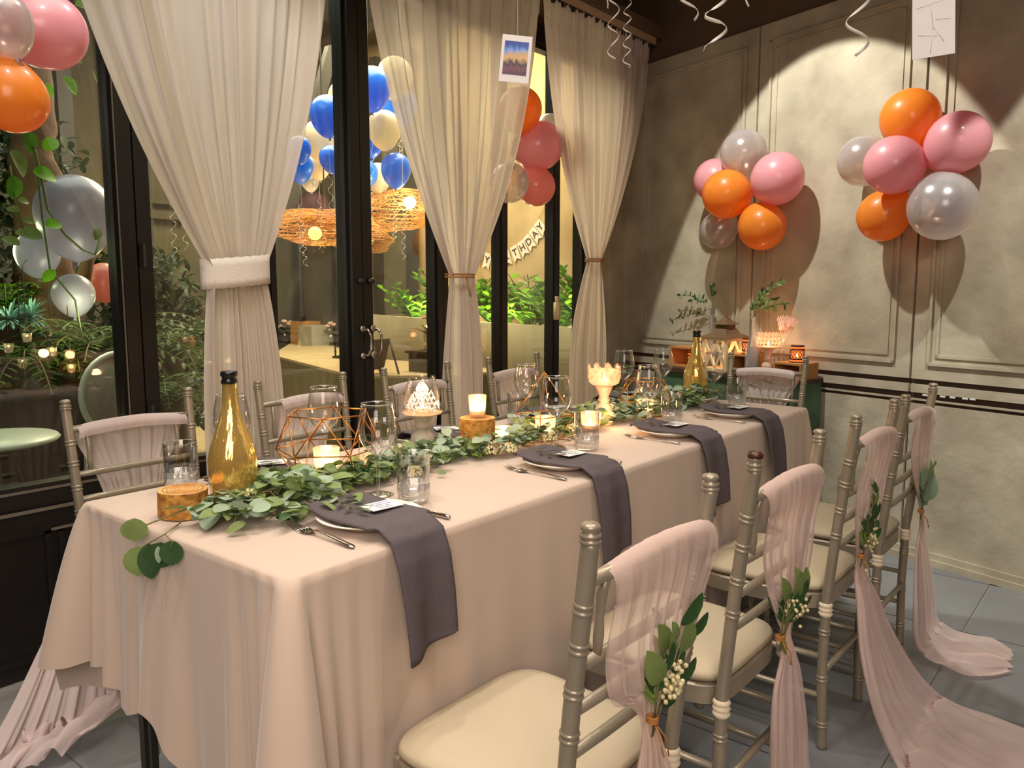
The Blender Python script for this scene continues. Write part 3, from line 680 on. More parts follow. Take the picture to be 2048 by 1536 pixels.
def lay(sx, yc, card_label, names, seed, full=True):
    xc = (TX1 - .132) if sx > 0 else (TX0 + .125)
    p = thing('dinner_plate', names['plate'], 'plate', (xc, yc, TZ), 0)
    part('plate', G().lathe([(0, .004), (.05, .004), (.062, .004), (.066, .0), (.07, .006), (.104, .017), (.106, .019), (.104, .0205), (.072, .010), (.062, .0075), (0, .0075)], (0, 0, .001), 48), 'porcelain', p, False)
    g = napkin_mesh(sx, yc - .012, .0, seed)
    solo('napkin', g, 'napkin', names['napkin'], 'napkin', 'grey linen napkins on the plates', solid=.003)
    # card and olive sprig
    a = .25 if sx > 0 else 2.9
    ux, uy = V(math.cos(a + 1.2), math.sin(a + 1.2), 0), V(-math.sin(a + 1.2), math.cos(a + 1.2), 0)
    c = V(xc + sx * .012, yc + .018, TZ + .034)
    t = thing('place_card', names['card'], 'card', c, 0)
    part('paper', G().obox((0, 0, 0), ux * .036, uy * .026, (0, 0, .0006)), 'card', t, False, smooth=False)
    ink = G()
    for k in range(4):
        y0 = .016 - .011 * k; pts = []
        L = .05 if k in (0, 1) else .034
        for s in range(26): q = s / 25; pts.append(ux * (-L / 2 + L * q) + uy * (y0 + .0022 * math.sin(q * 37 + k * 3) * math.sin(q * 11 + k)) + V(0, 0, .0009))
        ink.tube(pts, .00055, 3)
    part('handwriting', ink, 'ink', t, False)
    s = thing('olive_sprig', names['sprig'], 'sprig', V(xc - sx * .03, yc - .035, TZ + .036), 0)
    part('stem', G().tube([(-.045, .01, .004), (0, 0, 0), (.04, -.008, .002)], .0011, 4), 'stem', s, False)
    rr = random.Random(seed + 60)
    for k, (px, sd) in enumerate(((-.04, 1), (-.022, -1), (-.004, 1), (.012, -1), (.026, 1), (.038, 0))):
        inst(LEAF_OLIVE, 'leaf', s, lmat((px, .004 - px * .2, .002), (.9 if sd == 0 else .55, sd * .8, .12 + .15 * rr.random()), (0, 0, 1), rr.uniform(.6, .85)))
    if full:
        def fork(x0, y0, x1, y1, lab):
            A, B = V(x0, y0, TZ), V(x1, y1, TZ); d = (B - A).normalized(); n_ = V(-d.y, d.x, 0); L = (B - A).length
            t = thing('fork', lab, 'fork', A, 0); g = G()
            def P(s, w, z): return d * s + n_ * w + V(0, 0, z)
            st = [(.045, .0115, .004), (.058, .0125, .002), (.07, .009, .004), (.08, .004, .009), (.10, .003, .011), (.14, .0045, .008), (L - .01, .0065, .004), (L, .003, .0035)]
            g.add([P(s_, w * k, z + h) for s_, w, z in st for (k, h) in ((-1, 0), (1, 0), (1, .0016), (-1, .0016))],
                  [(4 * i + a, 4 * i + (a + 1) % 4, 4 * i + 4 + (a + 1) % 4, 4 * i + 4 + a) for i in range(len(st) - 1) for a in range(4)] + [(0, 1, 2, 3)[::-1], tuple(4 * (len(st) - 1) + a for a in range(4))])
            part('handle', g, 'steel', t, False)
            for k in range(4):
                w = -.0098 + .0065 * k
                part('tine', G().tube([P(.046, w, .005), P(.028, w * .95, .003), P(.012, w * .92, .006), P(0, w * .9, .011)], [.0014, .0013, .0011, .0005], 5), 'steel', t, False)
        def knife(A, B, lab):
            d = (B - A).normalized(); n_ = V(-d.y, d.x, 0); L = (B - A).length; t = thing('table_knife', lab, 'knife', A, 0)
            part('blade', G().add([d * s + n_ * w + V(0, 0, z) for s, w, z in [(0, 0, .001), (.02, -.009, .001), (.10, -.009, .002), (.10, .004, .002), (0.01, .005, .001), (0, 0, .003), (.02, -.009, .002), (.10, -.009, .004), (.10, .004, .004), (.01, .005, .003)]],
                 [(0, 1, 2, 3, 4), (9, 8, 7, 6, 5), (0, 5, 6, 1), (1, 6, 7, 2), (2, 7, 8, 3), (3, 8, 9, 4), (4, 9, 5, 0)]), 'steel', t, False, smooth=False)
            part('handle', G().tube([d * .10 + V(0, 0, .003), d * .13 + V(0, 0, .005), d * (L - .01) + V(0, 0, .006), d * L + V(0, 0, .006)], [.003, .0045, .0055, .003], 8), 'steel', t, False)
        def spoon(A, B, lab):
            d = (B - A).normalized(); L = (B - A).length; t = thing('spoon', lab, 'spoon', A, 0)
            n_ = V(-d.y, d.x, 0)
            def fn(u, v):
                r = v; a = 2 * pi * u; return d * (.026 + .028 * r * math.cos(a)) + n_ * (.019 * r * math.sin(a)) + V(0, 0, .003 + .009 * r * r)
            part('bowl', G().grid(20, 5, fn), 'steel', t, False, solid=.001)
            part('handle', G().tube([d * .052 + V(0, 0, .011), d * .075 + V(0, 0, .010), d * L + V(0, 0, .004)], [.0028, .002, .0045], 6), 'steel', t, False)
        if sx > 0:
            fork(xc - .10, yc - .115, xc + .10, yc - .125, names['fork'])
            knife(V(xc - .10, yc + .118, TZ), V(xc + .108, yc + .112, TZ), names['knife'])
            spoon(V(xc - .125, yc + .09, TZ), V(xc - .0, yc + .1, TZ), names['spoon'])
        else:
            fork(xc + .09, yc + .118, xc - .09, yc + .12, names['fork'])
            knife(V(xc + .10, yc - .118, TZ), V(xc - .10, yc - .112, TZ), names['knife'])
PR = [1.005, 1.655, 2.235, 2.712]; PL = [1.10, 1.72, 2.295, 2.82]
wr = ['nearest aisle-side setting', 'second aisle-side setting', 'third aisle-side setting', 'aisle-side setting at the far end']
wlft = ['window-side setting behind gold bottle', 'window-side setting beside lace candle shade', 'window-side setting beyond the wire pyramid', 'window-side setting beyond the rosy candle holder']
for i in range(4):
    for sx, ys, wn in ((1, PR, wr), (-1, PL, wlft)):
        nm = wn[i]
        lay(sx, ys[i], '', dict(plate='white china plate under a grey napkin, ' + nm, napkin='grey linen napkin hanging over the table edge, ' + nm, card='white lettered name card on napkin, ' + nm,
            sprig='dark olive leaf sprig beside card, ' + nm, fork='silver fork on the blush cloth, ' + nm, knife='silver table knife on the cloth, ' + nm, spoon='silver spoon beside the plate, ' + nm), 1 + i + (10 if sx < 0 else 0))
# far head setting
e = thing('dinner_plate', 'white china plate at the far head of the table', 'plate', (-1.47, 2.985, TZ))
part('plate', G().lathe([(0, .004), (.062, .004), (.066, 0), (.07, .006), (.098, .017), (.1, .019), (.098, .0205), (.072, .010), (0, .0075)], (0, 0, .001), 40), 'porcelain', e, False)
solo('napkin', G().grid(12, 24, lambda u, v: (-1.47 + (u - .5) * .11, 2.91 + v * .17, TZ + .024 + .012 * math.sin(v * 3) + .003 * math.sin(u * 9))), 'napkin', 'grey napkin folded on the plate at the far table head', 'napkin', 'grey linen napkins on the plates', solid=.004)
solo('place_card', G().obox((-1.49, 2.97, TZ + .048), (.03, .012, 0), (-.01, .024, .008), (0, 0, .0006)), 'card', 'white card on the napkin at the far table head', 'card', smooth=False)
# ---------------------------------------------------------------- glassware
WG = [(0, .003), (.030, .001), (.0345, .0), (.0345, .0015), (.02, .004), (.006, .009), (.0042, .02), (.004, .075), (.006, .088), (.018, .098), (.032, .112), (.041, .133), (.043, .150), (.040, .172), (.0355, .195), (.0335, .207), (.0345, .2078), (.0345, .206), (.0405, .172), (.0425, .150)]
def wine_glass():
    t = thing('wine_glass', '', 'glass')
    part('foot', G().lathe(WG[:6], (0, 0, 0), 28), 'glass', t, False)
    part('stem', G().lathe(WG[5:9], (0, 0, 0), 14), 'glass', t, False)
    part('bowl', G().lathe(WG[8:17], (0, 0, 0), 32), 'glass', t, False)
    part('rim', G().lathe([(.0333, .2055), (.0343, .2075), (.0353, .2065), (.0343, .2050), (.0333, .2055)], (0, 0, 0), 32), 'cut_glass', t, False)
    return t
def tumbler():
    t = thing('tumbler', '', 'glass')
    g = G().lathe([(.0345, .045), (.0352, .075), (.0365, .108), (.0375, .110), (.0368, .1105), (.0352, .108), (.034, .075), (.033, .045)], (0, 0, 0), 36)
    part('upper_wall', g, 'glass', t, False)
    part('fluted_base', G().lathe([(0, .001), (.027, .001), (.030, .004), (.0335, .012), (.035, .030), (.0350, .045), (.032, .046), (.031, .018), (.02, .014), (0, .013)], (0, 0, 0), 48, rip=.035, rk=12), 'cut_glass', t, False)
    return t
wg = [((-1.328, 1.158), 'wine glass in front of the large gold wire terrarium'), ((-1.337, 1.844), 'wine glass in front of the pointed wire pyramid'), ((-1.299, 2.309), 'wine glass in front of the third wire terrarium'),
      ((-1.36, 2.93), 'wine glass right of the far gold bottle'), ((-1.70, 1.03), 'wine glass half hidden behind the near gold bottle'), ((-1.64, 2.09), 'wine glass behind the tip of the wire pyramid'),
      ((-1.69, 2.80), 'wine glass right of the rosy candle holder'), ((-1.62, 3.00), 'wine glass left of the far gold bottle'), ((-1.66, 1.27), 'wine glass seen through the large terrarium')]
tu = [((-1.221, 1.164), 'cut tumbler right of the nearest wine glass'), ((-1.248, 1.87), 'cut tumbler lit amber beside the wire pyramid'), ((-1.27, 2.42), 'cut tumbler before the third terrarium'), ((-1.27, 2.96), 'cut tumbler near the far table end'),
      ((-1.715, .905), 'cut tumbler behind the low wood slice'), ((-1.60, 1.42), 'cut tumbler left of the lace-pattern candle shade'), ((-1.66, 2.07), 'cut tumbler behind the votive on the bark stump')]
g0 = None
for k, (p, l) in enumerate(wg):
    if g0 is None: g0 = wine_glass(); c = g0; c['label'] = l; c.location = (p[0], p[1], TZ + .0005)
    else: c = copy_tree(g0, (p[0], p[1], TZ + .0005), k * .7, l)
    c['group'] = 'wine glasses on the table'
g0 = None
for k, (p, l) in enumerate(tu):
    if g0 is None: g0 = tumbler(); c = g0; c['label'] = l; c.location = (p[0], p[1], TZ + .0005)
    else: c = copy_tree(g0, (p[0], p[1], TZ + .0005), k * .4, l)
    c['group'] = 'cut tumblers on the table'
# ---------------------------------------------------------------- candles
def flame(parent, z, s=1):
    part('flame', G().lathe([(0, 0), (.0035 * s, .004 * s), (.0045 * s, .009 * s), (.0025 * s, .017 * s), (0, .024 * s)], (0, 0, z), 8), 'flame', parent, False)
def glow(x, y, z, p, name='candle_light'): lamp('POINT', (x, y, z), p, (1, .55, .26), .02, name=name)
def votive(loc, r, h, label, m='votive_glass', p=1.1, wax=.36, taper=.85):
    t = thing('votive_candle', label, 'candle', loc)
    part('glass_cup', G().lathe([(0, .002), (r * taper * .9, .002), (r * taper, .005), (r, h), (r * .97, h + .001), (r * .93, h - .001), (r * taper * .93, .008), (0, .007)], (0, 0, 0), 28), m, t, False)
    part('wax', G().lathe([(0, .008), (r * taper * .86, .009), (r * .86, h * wax), (r * .4, h * wax - .002), (0, h * wax - .002)], (0, 0, 0), 20), 'wax', t, False)
    flame(t, h * wax - .001, .9)
    glow(loc[0], loc[1], loc[2] + h * wax + .016, p)
    return t
votive((-1.545, 1.185, TZ + .004), .032, .072, 'lit votive candle inside the large gold wire terrarium', p=1.0)
SX, SY = -1.466, 1.647
votive((SX, SY, TZ + .1005), .0255, .062, 'lit votive candle standing on the tall bark stump', p=.9, wax=.34)
votive((-1.470, 1.765, TZ + .004), .031, .052, 'lit low votive candle right of the bark stump', p=1.1)
votive((-1.44, 1.93, TZ + .004), .033, .066, 'lit votive candle inside the pointed wire pyramid', p=.9)
votive((-1.40, 2.12, TZ + .004), .034, .060, 'lit wide votive candle left of the rosy holder foot', p=1.1)
votive((-1.43, 2.52, TZ + .004), .032, .055, 'lit votive candle inside the third wire terrarium', p=.9)
votive((-1.50, 2.36, TZ + .004), .030, .05, 'lit votive candle behind the rosy holder', p=.7)
# wood stump and slice, built with bark rim, bark side, cut face
def log(name, loc, r, h, label, cat, seed, rough=.05, rx=1.0):
    t = thing(name, label, cat, loc); sd = seed
    def side(u, v):
        a = 2 * pi * u; rr_ = r * (1 + rough * noise.noise(V(math.cos(a) * 2 + sd, math.sin(a) * 2, v * 1.3)) + .012 * math.sin(a * 9 + sd))
        return (rr_ * rx * math.cos(a), rr_ * math.sin(a), h * v)
    part('bark', G().grid(64, 8, side, True), 'bark', t, False)
    def face(u, v):
        q = side(u, 1); return (q[0] * v, q[1] * v, h + .0006 - .001 * v)
    part('cut_face', G().grid(64, 5, face, True), 'wood_face', t, False)
    g = G()
    for k in range(1, 6):
        g.tube([(side(i / 40, 1)[0] * k / 6.2, side(i / 40, 1)[1] * k / 6.2, h + .0006) for i in range(41)], .0006, 4, False)
    part('growth_ring', g, 'bark', t, False, kind='stuff')
    return t
log('bark_stump', (SX, SY, TZ), .049, .100, 'tall golden bark stump carrying a votive candle', 'wood stump', 3)
log('wood_slice', (-1.512, .80, TZ + .003), .047, .052, 'low round wood slice near the near table end', 'wood slice', 9, .04, 1.08)
# turned candle holders with shades
def holder(loc, label, m, hh, cup, r=.033):
    t = thing('candle_holder', label, 'candle holder', loc)
    pr = [(0, 0), (r, 0), (r, .008), (r * .72, .014), (r * .66, .018), (r * .9, .030), (r * 1.02, .048), (r * .9, .064), (r * .58, .076), (r * .56, .082), (r * .74, .086), (r * .6, .092), (r * .55, .1), (r * .95, hh - .006), (r * 1.02, hh), (0, hh)]
    part('turned_base', G().lathe(pr, (0, 0, 0), 30), m, t, False)
    return t
H1 = holder((-1.538, 1.502, TZ), 'grey turned candle holder with clear lace-pattern shade', 'holder_grey', .120, True)
part('saucer', G().lathe([(0, .121), (.05, .122), (.056, .127), (.055, .129), (.048, .125), (0, .124)], (0, 0, 0), 32), 'votive_glass', H1, False)
part('shade', G().lathe([(.050, .126), (.052, .135), (.047, .17), (.040, .205), (.036, .224), (.037, .225)], (0, 0, 0), 36), 'glass', H1, False)
g = G()
def damask(g, fx, c0, R0, R1, zb, zt, s=1.0, rows=4):
    """raised scroll dots on a conical shade, facing direction c0"""
    for row, cnt, sz in ((0, 7, .0052), (1, 6, .005), (2, 5, .0045), (3, 3, .0042), (4, 1, .004)):
        for k in range(cnt):
            a = c0 + (k - (cnt - 1) / 2) * .26; v = (row + .6) / 6.0; rr_ = R0 + (R1 - R0) * v; z = zb + (zt - zb) * v + .003 * math.cos((k - cnt / 2) * 2)
            for q in range(3):
                aa = a + (q - 1) * .085; zz = z + (.007 if q == 1 else .001); g.ell((rr_ * math.cos(aa), rr_ * math.sin(aa), zz), sz * .55, sz * .55, sz * .85, 6, 4)
damask(g, -.85, -.85, .053, .038, .130, .222)
damask(g, 0, 2.3, .053, .038, .130, .222)
part('scroll_pattern', g, 'porcelain', H1, False, kind='stuff')
part('tealight', G().lathe([(0, .125), (.019, .125), (.019, .138), (.017, .139), (0, .137)], (0, 0, 0), 20), 'wax', H1, False); flame(H1, .138)
glow(-1.538, 1.502, TZ + .158, 1.0)
H2 = holder((-1.439, 2.258, TZ), 'rosy glowing candle holder with flower-edged glass cup', 'holder_cream', .135, True, .030)
part('cup', G().lathe([(0, .136), (.04, .138), (.05, .146), (.052, .16), (.048, .185), (.046, .19)], (0, 0, 0), 32), 'rose_glass', H2, False)
g = G()
for k in range(26):
    a = 2 * pi * k / 26; z = .168 + .014 * (k % 3); r_ = .05
    for q in range(6): b = 2 * pi * q / 6 + k; g.leafv((r_ * math.cos(a), r_ * math.sin(a), z), (-math.sin(a) * math.cos(b) + .25 * math.cos(a), math.cos(a) * math.cos(b) + .25 * math.sin(a), math.sin(b)), (math.cos(a), math.sin(a), 0), .014, .009, .2, -.1)
part('flower_edge', g, 'rose_glass', H2, False, kind='stuff')
part('tealight', G().lathe([(0, .139), (.019, .139), (.019, .155), (0, .154)], (0, 0, 0), 20), 'wax', H2, False); flame(H2, .155)
glow(-1.439, 2.258, TZ + .178, .6)
glow(-1.39, 2.21, TZ + .05, .5)  # extra glow beside the holder foot, no candle at this spot
# ---------------------------------------------------------------- gold wire terrariums
def wire(name, loc, label, verts, edges, r=.0017):
    t = thing(name, label, 'terrarium', loc)
    for a, b in edges: part('wire', G().tube([V(*verts[a]), V(*verts[b])], r, 6), 'gold_wire', t, False)
    g = G()
    for v in verts: g.ell(v, r * 1.7, n=6, m=4)
    part('joints', g, 'gold_wire', t, False, kind='stuff')
    return t
def ring(n, r, z, a0, sq=1): return [(r * math.cos(a0 + 2 * pi * k / n), r * sq * math.sin(a0 + 2 * pi * k / n), z) for k in range(n)]
n = 6; a0 = .25
vs = ring(n, .075, .001, a0) + ring(n, .125, .075, a0 + pi / n) + ring(n, .098, .160, a0)
ed = [(k, (k + 1) % n) for k in range(n)] + [(n + k, n + (k + 1) % n) for k in range(n)] + [(2 * n + k, 2 * n + (k + 1) % n) for k in range(n)] + [(k, n + k) for k in range(n)] + [((k + 1) % n, n + k) for k in range(n)] + [(2 * n + k, n + k) for k in range(n)] + [(2 * n + (k + 1) % n, n + k) for k in range(n)]
wire('wire_terrarium', (-1.535, 1.185, TZ + .002), 'large open gold wire terrarium of triangles behind nearest wine glass', vs, ed)
vs = ring(4, .055, .001, .5) + ring(4, .088, .075, .5) + [(0, 0, .205)]
ed = [(k, (k + 1) % 4) for k in range(4)] + [(4 + k, 4 + (k + 1) % 4) for k in range(4)] + [(k, 4 + k) for k in range(4)] + [(4 + k, 8) for k in range(4)]
wire('wire_pyramid', (-1.44, 1.925, TZ + .002), 'tall pointed gold wire pyramid around a votive candle', vs, ed, .0015)
vs = ring(5, .06, .001, .2) + ring(5, .10, .06, .8) + ring(5, .07, .13, .2)
n = 5
ed = [(k, (k + 1) % n) for k in range(n)] + [(n + k, n + (k + 1) % n) for k in range(n)] + [(2 * n + k, 2 * n + (k + 1) % n) for k in range(n)] + [(k, n + k) for k in range(n)] + [((k + 1) % n, n + k) for k in range(n)] + [(2 * n + k, n + k) for k in range(n)] + [(2 * n + (k + 1) % n, n + k) for k in range(n)]
wire('wire_terrarium', (-1.43, 2.52, TZ + .002), 'gold wire terrarium among leaves just before the far gold bottle', vs, ed, .0015)
# ---------------------------------------------------------------- gold bottles
def bottle(loc, label):
    t = thing('gold_bottle', label, 'bottle', loc)
    part('body', G().lathe([(0, .004), (.03, .001), (.044, .006), (.0475, .02), (.0488, .06), (.0500, .090), (.0495, .105), (.044, .13), (.034, .158), (.024, .185), (.0175, .212), (.0150, .24), (.0145, .262), (.0150, .264)], (0, 0, 0), 40), 'gold_mirror', t, False)
    part('cork_cap', G().lathe([(.0155, .262), (.0165, .262), (.0165, .268), (.0145, .271), (.0145, .276), (.017, .278), (.0175, .284), (.016, .288), (0, .288)], (0, 0, 0), 24), 'cap_black', t, False)
    return t
bottle((-1.497, .905, TZ), 'gold mirrored wine bottle at the near table end')
bottle((-1.477, 3.016, TZ), 'gold mirrored wine bottle at the far table end')
# ---------------------------------------------------------------- garland of eucalyptus
gar = thing('eucalyptus_garland', 'green eucalyptus garland running down the centre of the table', 'garland', (-1.47, 1.9, TZ))
rr = random.Random(5)
obst = [(-1.545, 1.185, .035), (SX, SY, .05), (-1.470, 1.765, .034), (-1.44, 1.93, .036), (-1.40, 2.12, .036), (-1.43, 2.52, .036), (-1.512, .80, .052), (-1.538, 1.502, .035), (-1.439, 2.258, .032), (-1.497, .905, .05), (-1.477, 3.016, .05)] + [(p[0], p[1], .036) for p, l in wg + tu]
g = G(); stems = []
for k in range(64):
    y0 = .86 + (3.0 - .86) * k / 45; x0 = -1.45 + .035 * math.sin(k * 1.7); a = rr.uniform(-.7, .7) + (pi / 2 if k % 2 else -pi / 2)
    L = rr.uniform(.12, .2); p0 = V(x0, y0, TZ + .008); p2 = p0 + V(math.cos(a) * L * .7, math.sin(a) * L, rr.uniform(.0, .02)); p2.x = max(-1.62, min(-1.25, p2.x)); p1 = (p0 + p2) / 2 + V(0, 0, .018)
    stems.append((p0, p1, p2)); g.tube([p0, p1, p2], .0016, 4)
for (x, y) in ((-1.33, .80), (-1.38, .79), (-1.28, .90), (-1.42, .80), (-1.30, .98), (-1.60, .83), (-1.26, 1.02), (-1.46, .79), (-1.36, .83), (-1.33, .86)):
    p0, p2 = V(-1.43, .90, TZ + .04), V(x, y, TZ + .012); stems.append((p0, (p0 + p2) / 2 + V(0, 0, .03), p2)); g.tube(stems[-1], .0016, 4)
part('stems', g, 'stem', gar, kind='stuff')
cnt = 0; gl_ = {}
def free(p): return all((p.x - a) ** 2 + (p.y - b) ** 2 > c * c for a, b, c in obst)
extra = []
while cnt < 1900:
    s = rr.choice(stems); t = rr.random(); p = (s[0].lerp(s[1], t * 2) if t < .5 else s[1].lerp(s[2], t * 2 - 1))
    p = p + V(rr.gauss(0, .024), rr.gauss(0, .02), abs(rr.gauss(0, .016)))
    if p.y < .93 and (p.x < -1.47 or rr.random() < .22 or p.z > TZ + .05): continue
    if p.y < .755 or p.y > 3.03 or not free(p): continue
    a = rr.uniform(0, 2 * pi); d = V(math.cos(a), math.sin(a), rr.uniform(-.25, .55)); sc_ = rr.uniform(.7, 1.15)
    if p.y < 1.25: sc_ *= 1.15
    end = p + d.normalized() * .04 * sc_
    if not free(end) or end.z < TZ + .003: continue
    up = V(rr.gauss(0, .5), rr.gauss(0, .5), 1)
    zone = math.sin(p.y * 6.3 + 1)
    ch = rr.random()
    k = rr.choice((1, 2, 4, 5, 1, 0)) if zone > .1 else rr.choice((0, 3, 0, 3, 1, 5))
    if p.y > 2.6: k = rr.choice((0, 5, 3, 5))
    cand = (p, d, up, sc_ * (1.25 if p.y > 2.6 else 1), k)
    extra.append(cand); cnt += 1
# leaves nearest the camera are parts, the rest one joined part
extra.sort(key=lambda c: (c[0] - CAM).length - c[0].z * 2)
rl = rootloc(gar)
for c in extra[:290]: inst(LEAF[c[4]], 'leaf', gar, lmat(c[0] - rl, c[1], c[2], c[3]))
for mi, mm in ((0, 'leaf_b'), (1, 'leaf_a'), (2, 'leaf_c')):
    g = G()
    for c in extra[290:]:
        q = {0: 0, 3: 0, 1: 1, 5: 1, 2: 2, 4: 2}[c[4]]
        if q == mi: g.leafv(c[0], c[1], c[2], .036 * c[3], (.028, .022, .016)[mi] * c[3], .2, .2)
    part('foliage', g, mm, gar, kind='stuff')
g = G()
for k in range(240):      # fine bright needle sprigs
    y0 = rr.choice((.93, 1.0, 1.08, 1.25, 1.42, 1.55, 1.95, 2.4)); p = V(-1.43 + rr.gauss(0, .05), y0 + rr.gauss(0, .035), TZ + .012 + abs(rr.gauss(0, .012)))
    if not free(p): continue
    g.leafv(p, (rr.gauss(0, 1), rr.gauss(0, 1), rr.uniform(.1, .9)), (0, 0, 1), rr.uniform(.02, .035), .0035, .1, .2)
part('needle_sprigs', g, 'leaf_bright', gar, kind='stuff')
# blossom heads in the garland
for k, (x, y, r_) in enumerate(((-1.405, .88, .022), (-1.38, .94, .014), (-1.36, 1.30, .018), (-1.385, 1.62, .026), (-1.36, 1.66, .020), (-1.50, 1.40, .02), (-1.39, 2.01, .024), (-1.37, 1.86, .022), (-1.36, 2.40, .02), (-1.48, 1.08, .02), (-1.56, 1.33, .02), (-1.33, 1.05, .014))):
    g = G()
    for q in range(80):
        a = rr.uniform(0, 2 * pi); ph = math.acos(rr.uniform(-.1, 1)); g.ell((x + r_ * math.sin(ph) * math.cos(a) * rr.uniform(.8, 1.1), y + r_ * math.sin(ph) * math.sin(a), TZ + .012 + r_ * math.cos(ph) * rr.uniform(.7, 1.1) + (.02 if k == 0 else .006)), .0040, n=5, m=3)
    part('flower_head', g, 'blossom', gar, kind='stuff')
# sprig hanging over the near edge
hs = thing('hanging_sprig', 'green leaf sprig hanging over the near edge of the tablecloth', 'sprig', (-1.50, .70, TZ))
def at_front(px, py, yy=.695): return ony(px, py, yy) - V(-1.50, .70, TZ)
part('stem', G().tube([V(.05, .06, .006), at_front(330, 1068, .705), at_front(300, 1085), at_front(288, 1100), at_front(295, 1130)], .0012, 5).tube([at_front(330, 1068, .705), at_front(345, 1085), at_front(340, 1105)], .001, 5), 'stem', hs, False)
for (px, py, dx, dy, L, W, mm) in ((268, 1036, .10, 1, .042, .048, 'leaf_a'), (274, 1092, .05, 1, .055, .048, 'leaf_a'), (296, 1086, .15, 1, .064, .040, 'leaf_c'), (322, 1084, -.1, 1, .048, .056, 'leaf_c'), (342, 1080, .1, 1, .044, .040, 'leaf_c'), (316, 1092, .1, 1, .030, .012, 'leaf_b')):
    A = at_front(px, py, .690 if mm != 'leaf_c' else .697)
    d = V(dx, -.06, -dy)
    part('leaf', G().leafv(A, d, (.7, -.7, .1), L * 1.08, W * 1.1, .12, .05), mm, hs, False)
# ================================================================ BALLOONS
def balloon_g(r, el, flat=0):
    pr = []
    n = 18
    for i in range(n + 1):
        a = pi * i / n; z = -math.cos(a); rr_ = math.sin(a)
        if z < 0: zz = z * (el + .12 * (-z)); rr_ = rr_ * (1 - .10 * z * z)
        else: zz = z * 1.0
        pr.append((r * rr_, r * zz))
    zb = pr[0][1]
    return [(.0, zb - r * .10), (r * .085, zb - r * .10), (r * .03, zb - r * .02)] + [p for p in pr[1:]]
def balloon(loc, r, m, label, axis=(0, 0, 1), el=1.12, group=None, string=None):
    t = thing('balloon', label, 'balloon', loc, 0, group)
    q = V(*axis).to_track_quat('Z', 'Y')
    part('skin', G().lathe(balloon_g(r, el), (0, 0, 0), 30, ax=axis), m, t, False)
    part('knot', G().lathe([(.0, -.006), (.009, -.004), (.004, .004), (.007, .008), (0, .010)], q @ V(0, 0, -(el + .12) * r - .008), 8, ax=axis), m, t, False)
    return t
GW = 'balloons of the clusters on the plaster wall'
def pxr(P, npx): return npx / F_PX * (P - CAM).dot(_f)
def wallb(px, py, off, rpx, m, lab, ax, el=1.1):
    P = onw(px, py, off); balloon(P, pxr(P, rpx), m, lab, ax, el)
LC = 'left wall cluster'
c0 = onw(1487, 400, .15); c1 = onw(1840, 345, .16)
def outw(px, py, c, off): d = onw(px, py, off) - c; return tuple(d.normalized())
for (px, py, off, r, m, lab, cc) in (
  (1487, 306, .13, 46, 'b_silver', 'clear silver balloon at the top of the left wall cluster', c0),
  (1430, 360, .10, 42, 'b_pink', 'pink balloon half hidden at the left of the left wall cluster', c0),
  (1453, 388, .26, 48, 'b_orange', 'upper orange balloon in front of the left wall cluster', c0),
  (1555, 357, .20, 52, 'b_pink', 'pink balloon at the right of the left wall cluster', c0),
  (1524, 453, .20, 47, 'b_orange', 'lowest orange balloon of the left wall cluster', c0),
  (1437, 461, .11, 37, 'b_silver', 'small clear balloon at the bottom left of the left wall cluster', c0),
  (1820, 236, .14, 57, 'b_orange', 'orange balloon at the top of the right wall cluster', c1),
  (1727, 322, .12, 50, 'b_silver', 'silver balloon at the left of the right wall cluster', c1),
  (1787, 330, .30, 57, 'b_pink', 'pink balloon in front at the middle of the right wall cluster', c1),
  (1916, 284, .20, 60, 'b_pink', 'pink balloon at the upper right of the right wall cluster', c1),
  (1766, 432, .14, 50, 'b_orange', 'orange balloon at the bottom left of the right wall cluster', c1),
  (1885, 413, .24, 66, 'b_silver', 'big clear silver balloon at the bottom right of the right wall cluster', c1)):
    P = onw(px, py, off); off = max(off, pxr(P, r) * 1.1 + .03); P = onw(px, py, off); d = (P - cc).normalized() + WN * (.15 + (.8 if off > .25 else 0)); balloon(P, pxr(P, r), m, lab, tuple(d.normalized()), 1.08 if r < 56 else 1.14)
# window cluster, between curtain and glass
cw = onx(1050, 300, -2.66)
for (px, py, x, r, m, lab) in ((1040, 218, -2.64, 44, 'b_orange', 'orange balloon seen half through the middle curtain'), (1100, 262, -2.70, 34, 'b_silver', 'small silver balloon peeking out behind the pink window balloon'),
  (1078, 291, -2.63, 49, 'b_pink', 'pink balloon hanging between middle and right curtains'), (1018, 366, -2.63, 40, 'b_silver', 'silver balloon behind the middle curtain edge'), (1072, 373, -2.65, 39, 'b_coral', 'coral balloon lowest in the window cluster')):
    P = onx(px, py, x); d = (P - cw).normalized() + V(.2, 0, 0); balloon(P, pxr(P, r), m, lab, tuple(d.normalized()), 1.06)
# cluster at the upper left corner
for (px, py, x, r, m, lab, ax) in ((0, 42, -1.80, 60, 'b_silver', 'clear silver balloon at the upper left corner cluster', (-.2, -.3, 1)), (95, 62, -1.95, 74, 'b_pink', 'large rose pink balloon of the upper left cluster', (.1, .9, .3)),
  (26, 198, -1.82, 66, 'b_orange', 'large orange balloon hanging lowest in the upper left cluster', (.0, .25, -1))):
    P = onx(px, py, x); balloon(P, pxr(P, r), m, lab, ax, 1.15)
